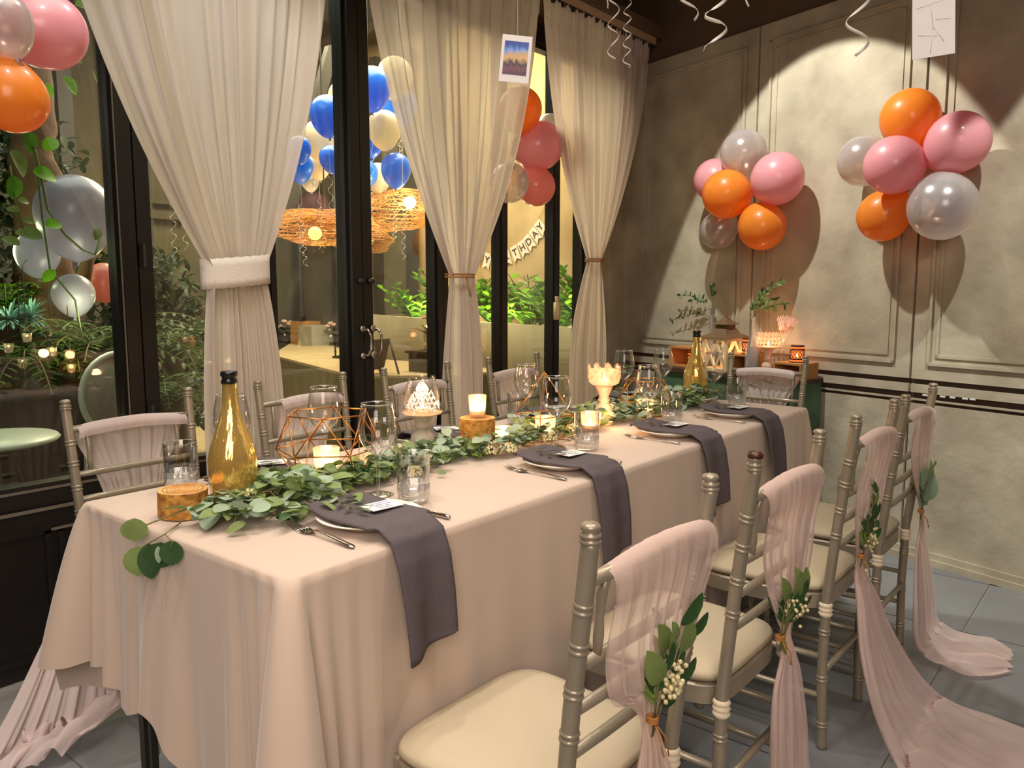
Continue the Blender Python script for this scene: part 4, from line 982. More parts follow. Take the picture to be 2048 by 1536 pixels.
# ---------------------------------------------------------------- curling ribbons from the ceiling
def curl(P0, P1, label, turns, amp, w=.0022, seed=0, cat='ribbon', m='ribbon', straight=.35):
    rr = random.Random(seed); pts = []; n = max(40, int(turns * 16)); g = G(); ph = rr.uniform(0, 6)
    for i in range(n + 1):
        t = i / n; k = max(0, (t - straight) / (1 - straight)) if straight < 1 else 0
        c = P0.lerp(P1, t); a = ph + turns * 2 * pi * k
        pts.append(c + V(math.cos(a), math.sin(a), 0) * amp * min(1, k * 4 + .08) + V(0, 0, .006 * math.sin(a * 1.0) * k))
    vs = []
    for i, p in enumerate(pts):
        t = (pts[min(i + 1, n)] - pts[max(i - 1, 0)]).normalized(); s = t.cross(V(.3, .5, .1)).normalized() * w
        vs += [p - s, p + s]
    g.add(vs, [(2 * i, 2 * i + 1, 2 * i + 3, 2 * i + 2) for i in range(n)])
    return g
def rib(px, py, px0, dist, label, turns, amp, seed, w=.0024, st=.3):
    d = ray(px, py).normalized(); E = CAM + d * dist; top = V(E.x, E.y, 3.15) + _r * ((px0 - px) / F_PX * dist) * (3.15 - E.z) / max(.05, (E.z - CAM.z)) * .15
    g = curl(V(E.x, E.y, E.z + .34), E, label, turns, amp, w, seed, straight=.05); g.tube([V(E.x, E.y, E.z + .34), top], .0008, 4)
    solo('curling_ribbon', g, 'ribbon', label, 'ribbon', 'curled white ribbons hanging from the ceiling', solid=.0005)
rib(1197, 20, 1170, 1.9, 'short curled white ribbon above the curtain track end', 2, .02, 1, .003, .5)
rib(1226, 118, 1232, 2.2, 'long curled white ribbon left of its pair before the right curtain', 5, .014, 2, .0022, .3)
rib(1253, 138, 1250, 2.3, 'thin curled white ribbon right of its pair before the right curtain', 8, .010, 3, .0018, .55)
rib(1377, 42, 1385, 1.9, 'short curled white ribbon left of the pair over left wall panel', 4, .020, 4, .003, .2)
rib(1430, 96, 1430, 1.8, 'thick curled white ribbon hanging above the left wall cluster', 5, .022, 5, .0036, .2)
rib(1502, 10, 1500, 1.9, 'tip of a white ribbon at the top between two wall panels', 3, .012, 6, .0022, .3)
rib(1712, 112, 1700, 1.7, 'long curled white ribbon between the wall cluster and white card', 4, .020, 7, .0030, .2)
rib(1100, 66, 1095, 3.6, 'faint thin curled ribbon before the gap between curtains', 7, .012, 8, .0015, .3)
# ---------------------------------------------------------------- instant photo and card hanging on threads
def hang(px, py, dist, hw, hh, tilt, label, name, back):
    d = ray(px, py).normalized(); c = CAM + d * dist
    t = thing(name, label, 'photo' if back == 0 else 'card', c)
    n_ = -V(d.x, d.y, 0).normalized(); s = V(-n_.y, n_.x, 0); s = s * (1 if s.dot(_r) > 0 else -1); up = V(0, 0, 1)
    s2 = s * math.cos(tilt) + up * math.sin(tilt); u2 = -s * math.sin(tilt) + up * math.cos(tilt)
    part('paper', G().obox((0, 0, 0), s2 * hw, u2 * hh, n_ * .0004), 'card', t, False, smooth=False)
    if back == 0:
        g = G(); 
        def fn(u, v): return s2 * (hw * .80 * (2 * u - 1)) + u2 * (hh * (.74 - 1.42 * v)) + n_ * .0008
        part('print', g.grid(2, 2, fn), 'photo_print', t, False, smooth=False)
    else:
        g = G()
        for a, b in (((-.2, .9), (.0, -.2)), ((.0, -.2), (-.15, -.9)), ((.0, -.1), (.5, -.6)), ((-.8, .5), (.8, .7)), ((-.7, -.3), (.2, -.4)), ((.1, .1), (.8, .05))):
            g.tube([s2 * (hw * a[0]) + u2 * (hh * a[1]) + n_ * .0006, s2 * (hw * b[0]) + u2 * (hh * b[1]) + n_ * .0006], .0004, 4)
        part('crease', g, 'ribbon', t, False)
    part('thread', G().tube([u2 * hh * .95, V(0, 0, 3.15 - c.z)], .0005, 4), 'ribbon', t, False)
m = bpy.data.materials.new('photo_print'); m.use_nodes = True; nt = m.node_tree; M['photo_print'] = m
tc = nt.nodes.new('ShaderNodeTexCoord'); sep = nt.nodes.new('ShaderNodeSeparateXYZ'); nt.links.new(tc.outputs['Generated'], sep.inputs[0])
nz = nt.nodes.new('ShaderNodeTexNoise'); nz.inputs['Scale'].default_value = 5; nt.links.new(tc.outputs['Generated'], nz.inputs['Vector'])
ad = nt.nodes.new('ShaderNodeMath'); ad.operation = 'MULTIPLY_ADD'; nt.links.new(nz.outputs['Fac'], ad.inputs[0]); ad.inputs[1].default_value = .35; nt.links.new(sep.outputs['Z'], ad.inputs[2])
sb = nt.nodes.new('ShaderNodeMath'); sb.operation = 'SUBTRACT'; nt.links.new(ad.outputs[0], sb.inputs[0]); sb.inputs[1].default_value = .17
cr = nt.nodes.new('ShaderNodeValToRGB'); nt.links.new(sb.outputs[0], cr.inputs[0]); nt.links.new(cr.outputs[0], nt.nodes['Principled BSDF'].inputs[0])
els = cr.color_ramp.elements; els[0].position = 0; els[0].color = S(60, 34, 60); els[1].position = 1; els[1].color = S(22, 50, 130)
for p_, c_ in ((.22, S(110, 60, 80)), (.36, S(50, 40, 60)), (.5, S(206, 168, 110)), (.62, S(190, 160, 120)), (.70, S(120, 160, 220)), (.84, S(40, 80, 170))): e_ = els.new(p_); e_.color = c_
hang(1031, 118, 1.50, .0262, .0395, -.10, 'instant photo with blue top and white border hanging before the middle curtain', 'instant_photo', 0)
hang(1867, 46, 1.25, .0245, .042, .05, 'white creased card hanging at the upper right on a thread', 'hanging_card', 1)
# ================================================================ SIDEBOARD against the back wall
def W(u, o, z): return wpt(u, o, z)
UR = (onw(1617, 735, .14) - WP).dot(WU); UL = UR - .98; SBZ = .80
sbd = thing('sideboard', 'green painted wooden sideboard behind the far table head', 'sideboard', wpt((UL + UR) / 2, .16, 0))
D0, D1 = .03, .255
def gb(*a): return G().wbox(*a)
part('top', gb(UL - .01, UR + .01, D0, D1 + .012, SBZ - .022, SBZ), 'dark_wood', sbd, smooth=False)
part('carcass', gb(UL, UR, D0, D1 - .02, .08, SBZ - .022), 'green_paint', sbd, smooth=False)
for k in range(3):
    a = UL + .02 + k * (UR - UL - .04) / 3; b = a + (UR - UL - .04) / 3 - .012
    d = part('drawer', gb(a, b, D1 - .02, D1 - .004, .62, .745), 'green_paint', sbd, smooth=False)
    pm = wpt((a + b) / 2, D1 + .004, .682); part('knob', G().ell(pm, .014), 'dark_metal', d)
    d = part('door', gb(a, b, D1 - .02, D1 - .004, .12, .60), 'green_paint', sbd, smooth=False)
    part('knob', G().ell(wpt(b - .03, D1 + .004, .40), .012), 'dark_metal', d)
part('groove_rail', gb(UL, UR, D1 - .02, D1 - .012, .60, .62), 'dark_wood', sbd, smooth=False)
for u in (UL + .03, UR - .03):
    for o in (D0 + .03, D1 - .05): part('leg', gb(u - .022, u + .022, o - .02, o + .02, 0, .08), 'green_paint', sbd, smooth=False)
def U(px, py=710, off=.14): return (onw(px, py, off) - WP).dot(WU)
def crate(px0, px1, z0, h, label, dep=.07, off=.12):
    a, b = U(px0), U(px1); t = thing('wooden_crate', label, 'crate', wpt((a + b) / 2, off, z0)); e = .010
    for nm, q in (('board', (a, b, off - dep, off + dep, z0, z0 + e)), ('board', (a, b, off - dep, off + dep, z0 + h - e, z0 + h)), ('board', (a, a + e, off - dep, off + dep, z0 + e, z0 + h - e)), ('board', (b - e, b, off - dep, off + dep, z0 + e, z0 + h - e)), ('back_board', (a + e, b - e, off - dep, off - dep + .006, z0 + e, z0 + h - e))):
        part(nm, gb(*q), 'crate_wood', t, smooth=False)
    return (a + b) / 2
def lace(u, off, z, label, r=.031, h=.072, lit=.35):
    P = wpt(u, off, z); t = thing('lace_candle_holder', label, 'candle holder', P)
    part('glass', G().lathe([(0, .003), (r * .95, .003), (r * .95, h)], (0, 0, 0), 20), 'amber_glass', t, False)
    g = G()
    for zz in (.002, h * .2, h * .8, h): g.lathe([(r, -.0035), (r + .003, 0), (r, .0035)], (0, 0, zz), 20)
    for k in range(12):
        a = 2 * pi * k / 12; a2 = a + 2 * pi / 12
        g.tube([(r * math.cos(a), r * math.sin(a), h * .2), (r * math.cos(a2), r * math.sin(a2), h * .5), (r * math.cos(a), r * math.sin(a), h * .8)], .0022, 4)
        g.tube([(r * math.cos(a2), r * math.sin(a2), h * .2), (r * math.cos(a), r * math.sin(a), h * .5), (r * math.cos(a2), r * math.sin(a2), h * .8)], .0022, 4)
    part('lace_sleeve', g, 'lace_black', t, False)
    flame(t, .022); glow(P.x, P.y, P.z + .04, lit)
uc = crate(1350, 1404, SBZ, .115, 'open wooden crate at the left end of the sideboard')
lace(U(1386), .14, SBZ + .011, 'black lace candle holder inside the left crate')
uc = crate(1466, 1508, SBZ, .10, 'wooden crate between the white lantern and silver bottle')
lace(U(1491), .12, SBZ + .101, 'black lace candle holder on the middle crate', r=.032, h=.08)
crate(1560, 1616, SBZ, .078, 'open wooden crate at the right end of the sideboard')
lace(U(1590, 690), .12, SBZ + .079, 'black lace candle holder on the right crate', r=.034, h=.082)
# lantern
ul = U(1447); L0 = wpt(ul, .13, SBZ); ln_ = thing('lantern', 'white wooden lantern with brown pagoda roof on the sideboard', 'lantern', L0)
hw = .078; H = .175
for sx in (-1, 1):
    for sy in (-1, 1): c = WU * sx * hw + WN * sy * hw; part('corner_post', G().obox(c + V(0, 0, H / 2), WU * .008, WN * .008, V(0, 0, H / 2)), 'lantern_white', ln_, False, smooth=False)
part('base', G().obox(V(0, 0, .008), WU * (hw + .012), WN * (hw + .012), V(0, 0, .008)), 'lantern_white', ln_, False, smooth=False)
part('lintel', G().obox(V(0, 0, H), WU * (hw + .012), WN * (hw + .012), V(0, 0, .008)), 'lantern_white', ln_, False, smooth=False)
for sy in (-1, 1):
    g = G()
    for sx in (-1, 0, 1):
        a = WN * sy * hw + V(0, 0, .016)
        g.obox(a + WU * sx * hw * .5 + V(0, 0, .065), (WU * hw * .5 + V(0, 0, .06)) * (1 if sx > -1 else 1), WU * .004, WN * .003) if sx else None
    for s2 in (-1, 1):
        p0 = WN * sy * hw + WU * (-hw) * s2 + V(0, 0, .018); p1 = WN * sy * hw + V(0, 0, H - .01); g.obox((p0 + p1) / 2, (p1 - p0) / 2, WU * .009, WN * .004)
        p0 = WN * sy * hw + WU * (0) * s2 + V(0, 0, .018); p1 = WN * sy * hw + WU * hw * s2 + V(0, 0, H - .01); g.obox((p0 + p1) / 2, (p1 - p0) / 2, WU * .007, WN * .0042)
    part('lattice', g, 'lantern_white', ln_, False, smooth=False)
def sq(r, z): return [WU * a * r + WN * b * r + V(0, 0, z) for a, b in ((-1, -1), (1, -1), (1, 1), (-1, 1))]
def pyr(lst, cap=True):
    g = G(); vs = []
    for r, z in lst: vs += sq(r, z)
    g.add(vs, [(4 * j + i, 4 * j + (i + 1) % 4, 4 * j + 4 + (i + 1) % 4, 4 * j + 4 + i) for j in range(len(lst) - 1) for i in range(4)] + [(3, 2, 1, 0), tuple(4 * (len(lst) - 1) + i for i in range(4))]); return g
part('roof', pyr([(hw + .02, H + .008), (hw + .018, H + .012), (.055, H + .03), (.045, H + .05), (.040, H + .055)]), 'tin_roof', ln_, False, smooth=False)
g = G()
for k in range(-4, 5):
    for sg in (-1, 1):
        g.obox(WU * k * .0085 + WN * sg * .036 + V(0, 0, H + .066), WU * .002, WN * .002, V(0, 0, .012)).obox(WN * k * .0085 + WU * sg * .036 + V(0, 0, H + .066), WU * .002, WN * .002, V(0, 0, .012))
part('vent_grille', g, 'tin_roof', ln_, False, smooth=False)
part('upper_roof', pyr([(.052, H + .078), (.050, H + .082), (.024, H + .100), (.010, H + .116), (.004, H + .120)]), 'tin_roof', ln_, False, smooth=False)
g = G().ell((0, 0, H + .124), .008); g.tube([V(0, 0, H + .128) + WU * .012 + (WU * math.cos(a * pi / 8) + V(0, 0, 1) * math.sin(a * pi / 8)) * .016 - V(0, 0, .004) for a in range(17)], .0018, 5, False)
part('hanging_ring', g, 'tin_roof', ln_, False)
part('candle', G().lathe([(0, .016), (.022, .016), (.022, .075), (0, .073)], (0, 0, 0), 16), 'wax', ln_, False); flame(ln_, .074); glow(L0.x, L0.y, L0.z + .10, .5)
# silver glitter bottles with branches
def silver(px, off, label, h=.30, z=SBZ):
    P = wpt(U(px), off, z); t = thing('silver_bottle', label, 'bottle', P)
    part('body', G().lathe([(0, .002), (.034, .002), (.0365, .01), (.0365, .10), (.033, .14), (.022, .175), (.014, .20), (.012, .25), (.012, h - .012), (.0145, h - .010), (.0145, h), (.009, h)], (0, 0, 0), 24), 'silver_glitter', t, False); return P
PB1 = silver(1403, .06, 'silver glitter bottle standing behind the near end of the lantern', .34)
PB2 = silver(1512, .17, 'silver glitter bottle beside the cream candlestick', .30)
def branch(base, ends, label, seed, mm=(1, 2, 5)):
    rr = random.Random(seed); t = thing('eucalyptus_branch', label, 'branch', base); g = G()
    for E in ends:
        e = E - base; m_ = V(e.x * .35, e.y * .35, e.z * .7 + .02); pts = [V(0, 0, -.12), V(0, 0, 0), m_, e]
        cv = []
        for i in range(9):
            q = i / 8; cv.append(V(0, 0, 0) * (1 - q) ** 2 + m_ * 2 * q * (1 - q) + e * q * q)
        g.tube([V(0, 0, -.10)] + cv, .0013, 4)
        for i in range(3, 9):
            for s_ in (-1, 1):
                d = (cv[i] - cv[i - 1]).normalized() * .7 + WU * s_ * .7 + V(0, 0, rr.uniform(-.4, .4)); inst(LEAF[rr.choice(mm)], 'leaf', t, lmat(cv[i], d, WN + V(0, 0, rr.uniform(-.5, .8)), rr.uniform(.7, 1.0)))
    part('twigs', g, 'stem', t, False)
branch(PB1 + V(0, 0, .34), [onw(1345, 640, .06), onw(1362, 590, .07), onw(1424, 575, .06), onw(1385, 560 + 40, .1)], 'eucalyptus branches spreading from the silver bottle behind the lantern', 3, (0, 2, 4))
branch(PB2 + V(0, 0, .30), [onw(1560, 565, .14), onw(1528, 585, .15), onw(1570, 608, .17), onw(1508, 612, .16), onw(1545, 600, .12)], 'eucalyptus branches in the silver bottle beside the candlestick', 4)
# dried pink flowers by candlestick
cs = wpt(U(1541), .16, SBZ)
t = thing('candlestick', 'cream turned candlestick with a glowing petal shade', 'candlestick', cs)
part('turned_stem', G().lathe([(0, 0), (.034, 0), (.034, .008), (.02, .014), (.016, .02), (.028, .036), (.032, .052), (.024, .068), (.015, .078), (.022, .084), (.015, .09), (.02, .12), (.026, .142), (.030, .146), (0, .146)], (0, 0, 0), 24), 'holder_cream', t, False)
part('dish', G().lathe([(0, .147), (.062, .149), (.065, .154), (.060, .153), (0, .150)], (0, 0, 0), 28), 'rose_glass', t, False)
g = G()
for k in range(60):
    a = 2 * pi * k / 20; r_ = .056 - .002 * (k // 20); z = .16 + .022 * (k // 20); g.leafv((r_ * math.cos(a), r_ * math.sin(a), z), (math.cos(a) * .3, math.sin(a) * .3, 1), (math.cos(a), math.sin(a), 0), .024, .014, .2, -.1)
part('petal_shade', g, 'rose_glass', t, False, kind='stuff')
flame(t, .155); glow(cs.x, cs.y, cs.z + .185, 1.0)
g = G(); base = wpt(U(1555), .10, SBZ + .17)
for k in range(9):
    a = -.3 + .11 * k; e = base + WU * math.sin(a) * .13 + V(0, 0, math.cos(a) * .13)
    for q in range(6): g.leafv(base.lerp(e, .5 + q * .09), (e - base).normalized() + WU * (.4 if q % 2 else -.4), WN, .022, .008)
    g.tube([base - V(0, 0, .165), base, e], .001, 4)
solo('dried_flowers', g, 'rose', 'peach dried flower fan standing behind the glowing candlestick', 'flowers')
# green sprigs seen beside right curtain and behind end chair
def tuft(loc, label, n, L, seed, mm='leaf_bright', name='potted_plant'):
    rr = random.Random(seed); t = thing(name, label, 'plant', loc); part('pot', G().lathe([(0, 0), (.05, 0), (.065, .10), (.06, .10), (.055, .09), (0, .09)], (0, 0, 0), 20), 'concrete', t, False)
    g = G(); ls = []
    for k in range(n):
        a = rr.uniform(0, 6.28); e = V(math.cos(a) * .5, math.sin(a) * .5, 1).normalized() * L * rr.uniform(.7, 1.1); g.tube([(0, 0, .08), e * .5 + V(0, 0, .06), e + V(0, 0, .05)], .0016, 4)
        for q in range(4): ls.append((e * (.4 + .2 * q) + V(0, 0, .06), V(rr.gauss(0, 1), rr.gauss(0, 1), .5)))
    part('stems', g, 'stem', t, False)
    for p_, d_ in ls: part('leaf', G().leafv(p_, d_, (0, 0, 1), .05, .025), mm, t, False)
tuft(V(-2.36, 4.16, .0 + .0), 'small leafy pot plant on the floor beside rightmost curtain', 10, .55, 5) if False else None
pl = onx(1226, 705, -2.25)
st = thing('plant_stand', 'dark wooden plant stand in the room corner', 'stand', (pl.x, pl.y, 0))
part('top', G().lathe([(0, .60), (.10, .60), (.10, .62), (0, .62)], (0, 0, 0), 24), 'dark_wood', st, False)
for k in range(3): a = k * 2.09; part('leg', G().tube([(.08 * math.cos(a), .08 * math.sin(a), 0), (.05 * math.cos(a), .05 * math.sin(a), .6)], .01, 6), 'dark_wood', st, False)
tuft(V(pl.x, pl.y, .62), 'small green pot plant on a dark stand beside rightmost curtain', 9, .16, 5)
# paint chips along the broken rail on the right
g = G()
for px in (1850, 1862, 1885, 1905, 1930, 1945):
    p = onw(px, 790 + (px - 1850) * .09, .012); g.obox(p, WU * .012, V(0, 0, .004), WN * .0006)
struct('paint_chips', g, 'card', wall)
# ================================================================ COURTYARD behind the glass
struct('ground', G().box((-9.5, -2.5, -.08), (-2.92, 6.2, -.02)), 'gravel')
struct('wall_courtyard_back', G().box((-9.5, 5.8, -.1), (-2.93, 6.0, 4.2)), 'out_wall')
wcl = struct('wall_courtyard_left', G().box((-8.2, -2.5, -.1), (-8.0, 5.8, 4.2)), 'out_wall_dark')
for y in (.2, .9, 1.9, 2.6, 3.2, 3.9, 4.6, 5.2):
    struct('pilaster', G().box((-8.0, y, 0), (-7.93, y + .13, 3.4)), 'dark_metal', wcl)
struct('cornice', G().box((-8.0, -2.5, 1.95), (-7.9, 5.8, 2.03)).box((-8.0, -2.5, 2.1), (-7.92, 5.8, 2.14)), 'out_wall_dark', wcl)
wcb = bpy.data.objects['wall_courtyard_back']
struct('dark_cladding', G().box((-8.0, 5.72, 0), (-5.95, 5.8, 3.6)), 'out_wall_dark', wcb)
for x in (-7.9, -7.2, -6.5, -6.0): struct('pilaster', G().box((x, 5.66, 0), (x + .1, 5.72, 3.6)), 'dark_metal', wcb)
# dark door frames standing before the back wall
for k, (px, w_) in enumerate(((1007, 0), (617, 0))): pass
for i, x in enumerate((-7.55, -6.9, -6.7)):
    solo('metal_pole', G().tube([(x, 5.5, 0), (x, 5.5, 3.0)], .03, 8), 'dark_metal', ['left thin dark pole far back in the courtyard', 'middle thin dark pole far back in the courtyard', 'right thin dark pole far back in the courtyard'][i], 'pole')
a_, b_ = onx(575, 420, -5.6), onx(665, 90, -5.6)
solo('roof_brace', G().obox((a_ + b_) / 2, (b_ - a_) / 2, V(.03, 0, 0), V(0, .06, .02)), 'dark_metal', 'dark slanting roof brace crossing behind the blue balloons', 'beam', smooth=False)
struct('ceiling_courtyard', G().box((-9.5, 2.2, 4.0), (-2.93, 6.0, 4.1)), 'out_wall_dark')
# dark olive ledge close behind the doors
LZ = .62
pg = [onz(543, 709, LZ), onz(705, 751, LZ), onz(900, 751, LZ), V(-3.9, 4.80, LZ), V(-5.75, 4.80, LZ), V(-5.8, 5.6, LZ), V(-7.9, 5.6, LZ)]
n_ = len(pg)
lg = thing('stone_platform', 'raised stone platform with sandy gravel top beyond the double doors', 'platform', (pg[1].x, pg[1].y, 0))
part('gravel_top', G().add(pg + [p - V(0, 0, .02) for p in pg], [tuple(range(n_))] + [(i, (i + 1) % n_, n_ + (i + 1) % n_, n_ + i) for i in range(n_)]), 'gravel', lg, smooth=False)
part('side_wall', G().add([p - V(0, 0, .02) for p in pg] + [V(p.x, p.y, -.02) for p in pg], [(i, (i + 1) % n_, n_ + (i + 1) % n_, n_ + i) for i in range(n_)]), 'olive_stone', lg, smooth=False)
# planter with uplit plants
pt = thing('planter', 'long curved concrete planter with uplit green plants outside right doors', 'planter', (-4.4, 5.1, 0))
def pf(u, v):
    x = -5.7 + 2.75 * u; y = 4.9 - .10 * math.sin(u * pi) ; return (x, y, .955 * v + (.06 * (1 - u)) * v)
part('wall', G().grid(24, 3, pf), 'concrete', pt, solid=.05)
part('end_wall', G().box((-5.74, 4.9, 0), (-5.68, 5.7, 1.0)), 'concrete', pt, smooth=False)
part('soil', G().box((-5.68, 4.93, .80), (-2.96, 5.78, .86)), 'dark_wood', pt, smooth=False)
def zz(loc, label, seed, n=16, L=.5, name='zamia_plant'):
    rr = random.Random(seed); t = thing(name, label, 'plant', loc, 0, 'uplit plants in the planter'); g = G(); s = G(); g2 = G()
    for k in range(n):
        a = rr.uniform(0, 2 * pi); b = rr.uniform(.1, .75); L_ = L * rr.uniform(.6, 1.15); d = V(math.cos(a) * b, math.sin(a) * b, 1).normalized()
        pts = [d * L_ * q + V(math.cos(a), math.sin(a), -.5) * .25 * L_ * q * q for q in (0, .25, .5, .75, 1)]
        s.tube(pts, .004, 4)
        for q in range(9):
            tq = .22 + q * .086; i = min(3, int(tq * 4)); p = pts[i].lerp(pts[i + 1], min(1, tq * 4 - i)); sd = d.cross(V(0, 0, 1)).normalized() * (1 if q % 2 else -1)
            (g if rr.random() < .65 else g2).leafv(p, sd + d * .7, V(0, 0, 1) + sd * .3, .105, .050, .1, .15)
    part('stems', s, 'leaf_out', t, False); part('foliage', g, 'leaf_out', t, False, kind='stuff'); part('young_foliage', g2, 'leaf_bright', t, False, kind='stuff')
    return t
px_ = [(-5.35, 'at the planter end beside double door'), (-4.85, 'seen left of the middle curtain'), (-4.35, 'half hidden by the middle curtain'), (-4.05, 'just right of the middle curtain'), (-3.75, 'below the birthday banner'), (-3.45, 'left of the last black post'), (-3.12, 'beside the rightmost curtain')]
for i, (x, l) in enumerate(px_): zz(V(x, 5.18 + .06 * (i % 2), .86), 'uplit green plant in the planter, ' + l, 50 + i, 30, .60 if i % 2 else .50)
for i, x in enumerate((-5.05, -4.2, -3.3)):
    u = thing('uplight', ['garden uplight at the left of the planter', 'garden uplight near the middle of the planter', 'garden uplight at the right of the planter'][i], 'lamp', (x, 5.0, .86))
    part('can', G().lathe([(0, 0), (.03, 0), (.035, .05), (.03, .05), (0, .02)], (0, 0, 0), 14), 'dark_metal', u, False)
    part('lens', G().lathe([(.028, .045), (.02, .055), (0, .058)], (0, 0, 0), 14), 'uplight', u, False)
    lamp('POINT', (x, 5.0, 1.0), 40, (1, .86, .5), .04, name='uplight_light')
# birthday banner
bn = thing('birthday_banner', 'pale pennant banner reading HAPPY BIRTHDAY hung on the courtyard wall', 'banner', ony(1010, 560, 5.788))
txt = 'HAPPY BIRTHDAY'
sl_ = [(1082, 455), (1071, 470), (1059, 485), (1046, 497), (1031, 507), (1014, 516), (1002, 521), (988, 523), (974, 522), (958, 514), (946, 508), (934, 502), (922, 494), (910, 486)]
letters = list('YADHTRIB') + list('YPPAH')
pts_ = []
for k, ch in enumerate(letters):
    px, py = sl_[k]; P = ony(px, py, 5.788); nx = ony(*sl_[min(k + 1, 13)], 5.788); pv = ony(*sl_[max(k - 1, 0)], 5.788)
    d = (pv - nx); d.y = 0; d.normalize(); dn = V(d.z, 0, -d.x); 
    if dn.z > 0: dn = -dn
    w_, h_ = .040, .075
    q = P - bn.location; pts_.append(q - dn * h_)
    fg = G().add([q - d * w_ - dn * h_, q + d * w_ - dn * h_, q + d * w_ + dn * h_, q + dn * h_ * .62, q - d * w_ + dn * h_], [(0, 1, 2, 3, 4)])
    f_ = part('pennant', fg, 'flag', bn, False, smooth=False, solid=.003)
    fc = bpy.data.curves.new('letter', 'FONT'); fc.body = ch; fc.size = .088; fc.extrude = .0012; fc.offset = .0016; fc.align_x = 'CENTER'; fc.align_y = 'CENTER'; fc.materials.append(M['letter'])
    tmp = bpy.data.objects.new('tmp', fc); me_ = bpy.data.meshes.new_from_object(tmp); bpy.data.objects.remove(tmp)
    fo = bpy.data.objects.new('letter', me_); COL.objects.link(fo); fo.parent = f_
    zax = V(0, -1, 0); xax = d; yax = zax.cross(xax)
    mm_ = Matrix((xax, yax, zax)).transposed().to_4x4(); mm_.translation = q - dn * h_ * .12 + V(0, -.004, 0); fo.matrix_local = mm_
part('string', G().tube([pts_[0] + V(.2, 0, .25)] + pts_ + [pts_[-1] + V(-.25, 0, .25)], .002, 4), 'twine', bn, False)
# helium balloons in the courtyard with ribbons
cb = [(655, 227, -4.4, 36, 'b_blue', 'large blue balloon left of the black door mullion'), (690, 195, -4.7, 34, 'b_cream', 'cream balloon mostly hidden by the door mullion'), (745, 172, -4.4, 38, 'b_blue', 'highest blue balloon right of the door mullion'),
      (638, 275, -4.8, 34, 'b_cream', 'cream balloon below the large blue one left of mullion'), (768, 255, -4.5, 34, 'b_cream', 'cream balloon beneath the highest blue balloon'), (738, 275, -4.7, 30, 'b_blue', 'blue balloon tucked between mullion and cream balloon'),
      (598, 296, -4.6, 24, 'b_blue', 'small blue balloon at the edge of the widest drape'), (600, 332, -5.0, 26, 'b_blue', 'dim blue balloon below another beside the widest drape'), (636, 328, -5.0, 24, 'b_cream', 'small cream balloon low left of the mullion'), (662, 315, -4.6, 24, 'b_blue', 'small blue balloon touching the mullion on its left'),
      (792, 336, -4.5, 30, 'b_blue', 'blue balloon next to the middle sheer curtain'), (730, 345, -5.0, 26, 'b_blue', 'dim blue balloon just right of the mullion'), (756, 352, -5.0, 26, 'b_cream', 'lowest cream balloon right of the mullion'), (688, 300, -5.1, 24, 'b_cream', 'cream balloon behind the mullion, low'),
      (790, 150, -4.8, 36, 'b_cream', 'cream balloon behind the middle curtain edge'), (800, 210, -4.9, 34, 'b_blue', 'blue balloon behind the middle curtain'), (620, 360, -5.4, 18, 'b_silver', 'tiny clear balloon above the woven lamp')]
for i, (px, py, x, r, m_, l) in enumerate(cb):
    P = onx(px, py, x); rw = pxr(P, r); balloon(P, rw, m_, l, (R.uniform(-.12, .12), R.uniform(-.12, .12), 1), 1.25)
    if i < 16:
        kp = P - V(0, 0, rw * 1.37 + .01); e = kp - V(R.uniform(-.05, .05), R.uniform(-.05, .05), R.uniform(.35, .62))
        solo('balloon_ribbon', curl(kp, e, '', R.uniform(3, 6), .016, .003, 100 + i, straight=.35), 'ribbon', 'curled white ribbon below the ' + l.replace('balloon ', ''), 'ribbon', 'ribbons below the courtyard balloons', solid=.0006)
for i, (px, py) in enumerate(((350, 515), (808, 520), (372, 500))):
    e = onx(px, py, -4.2); top = e + V(0, 0, .5)
    g = curl(top, e, '', 5, .014, .0028, 140 + i, straight=.3); g.tube([top, V(top.x, top.y, 4.0)], .001, 4)
    solo('balloon_ribbon', g, 'ribbon', ['curled ribbon end left of the widest drape, outside', 'curled ribbon end left of the middle curtain, outside', 'curled ribbon half hidden by the widest drape edge'][i], 'ribbon', 'ribbons below the courtyard balloons', solid=.0006)
# woven cloud lamps
def woven(c, rx, ry, rz, label, seed, bulb, bm):
    t = thing('woven_pendant', label, 'lamp', c); rr = random.Random(seed); g = G()
    def srf(a, b):
        n_ = V(math.cos(a) * math.sin(b), math.sin(a) * math.sin(b), math.cos(b)); k = 1 + .28 * noise.noise(n_ * 1.7 + V(seed, 0, 0))
        return V(n_.x * rx * k, n_.y * ry * k, n_.z * rz * k)
    for k in range(420):
        a = rr.uniform(0, 2 * pi); b = rr.uniform(.3, pi - .3); da = rr.uniform(-1, 1); db = rr.uniform(-.6, .6)
        g.tube([srf(a + da * q / 9, b + db * q / 9 + .12 * math.sin(q)) for q in range(10)], .0024, 3, False)
    for b in [.35 + .24 * k for k in range(11)]: g.tube([srf(2 * pi * q / 30, b) for q in range(31)], .004, 3, False)
    part('woven_shade', g, 'wicker', t, False, kind='stuff')
    part('cord', G().tube([(0, 0, rz * .8), (0, 0, 4.0 - c.z)], .006, 5), 'dark_metal', t, False)
    part('bulb', G().ell(tuple(V(*bulb)), bm[1], n=16, m=12), bm[0], t, False)
    return t
c = onx(650, 455, -4.9); woven(c, .34, .42, .12, 'wide amber woven pendant lamp with a yellow globe', 3, onx(630, 467, -4.55) - c, ('bulb_yellow', .046))
lamp('POINT', tuple(c), 9, (1, .6, .25), .1, name='pendant_light')
c = onx(800, 420, -5.0); woven(c, .38, .45, .16, 'upper amber woven pendant lamp with a bright white bulb', 5, onx(820, 405, -4.7) - c, ('bulb_white', .048))
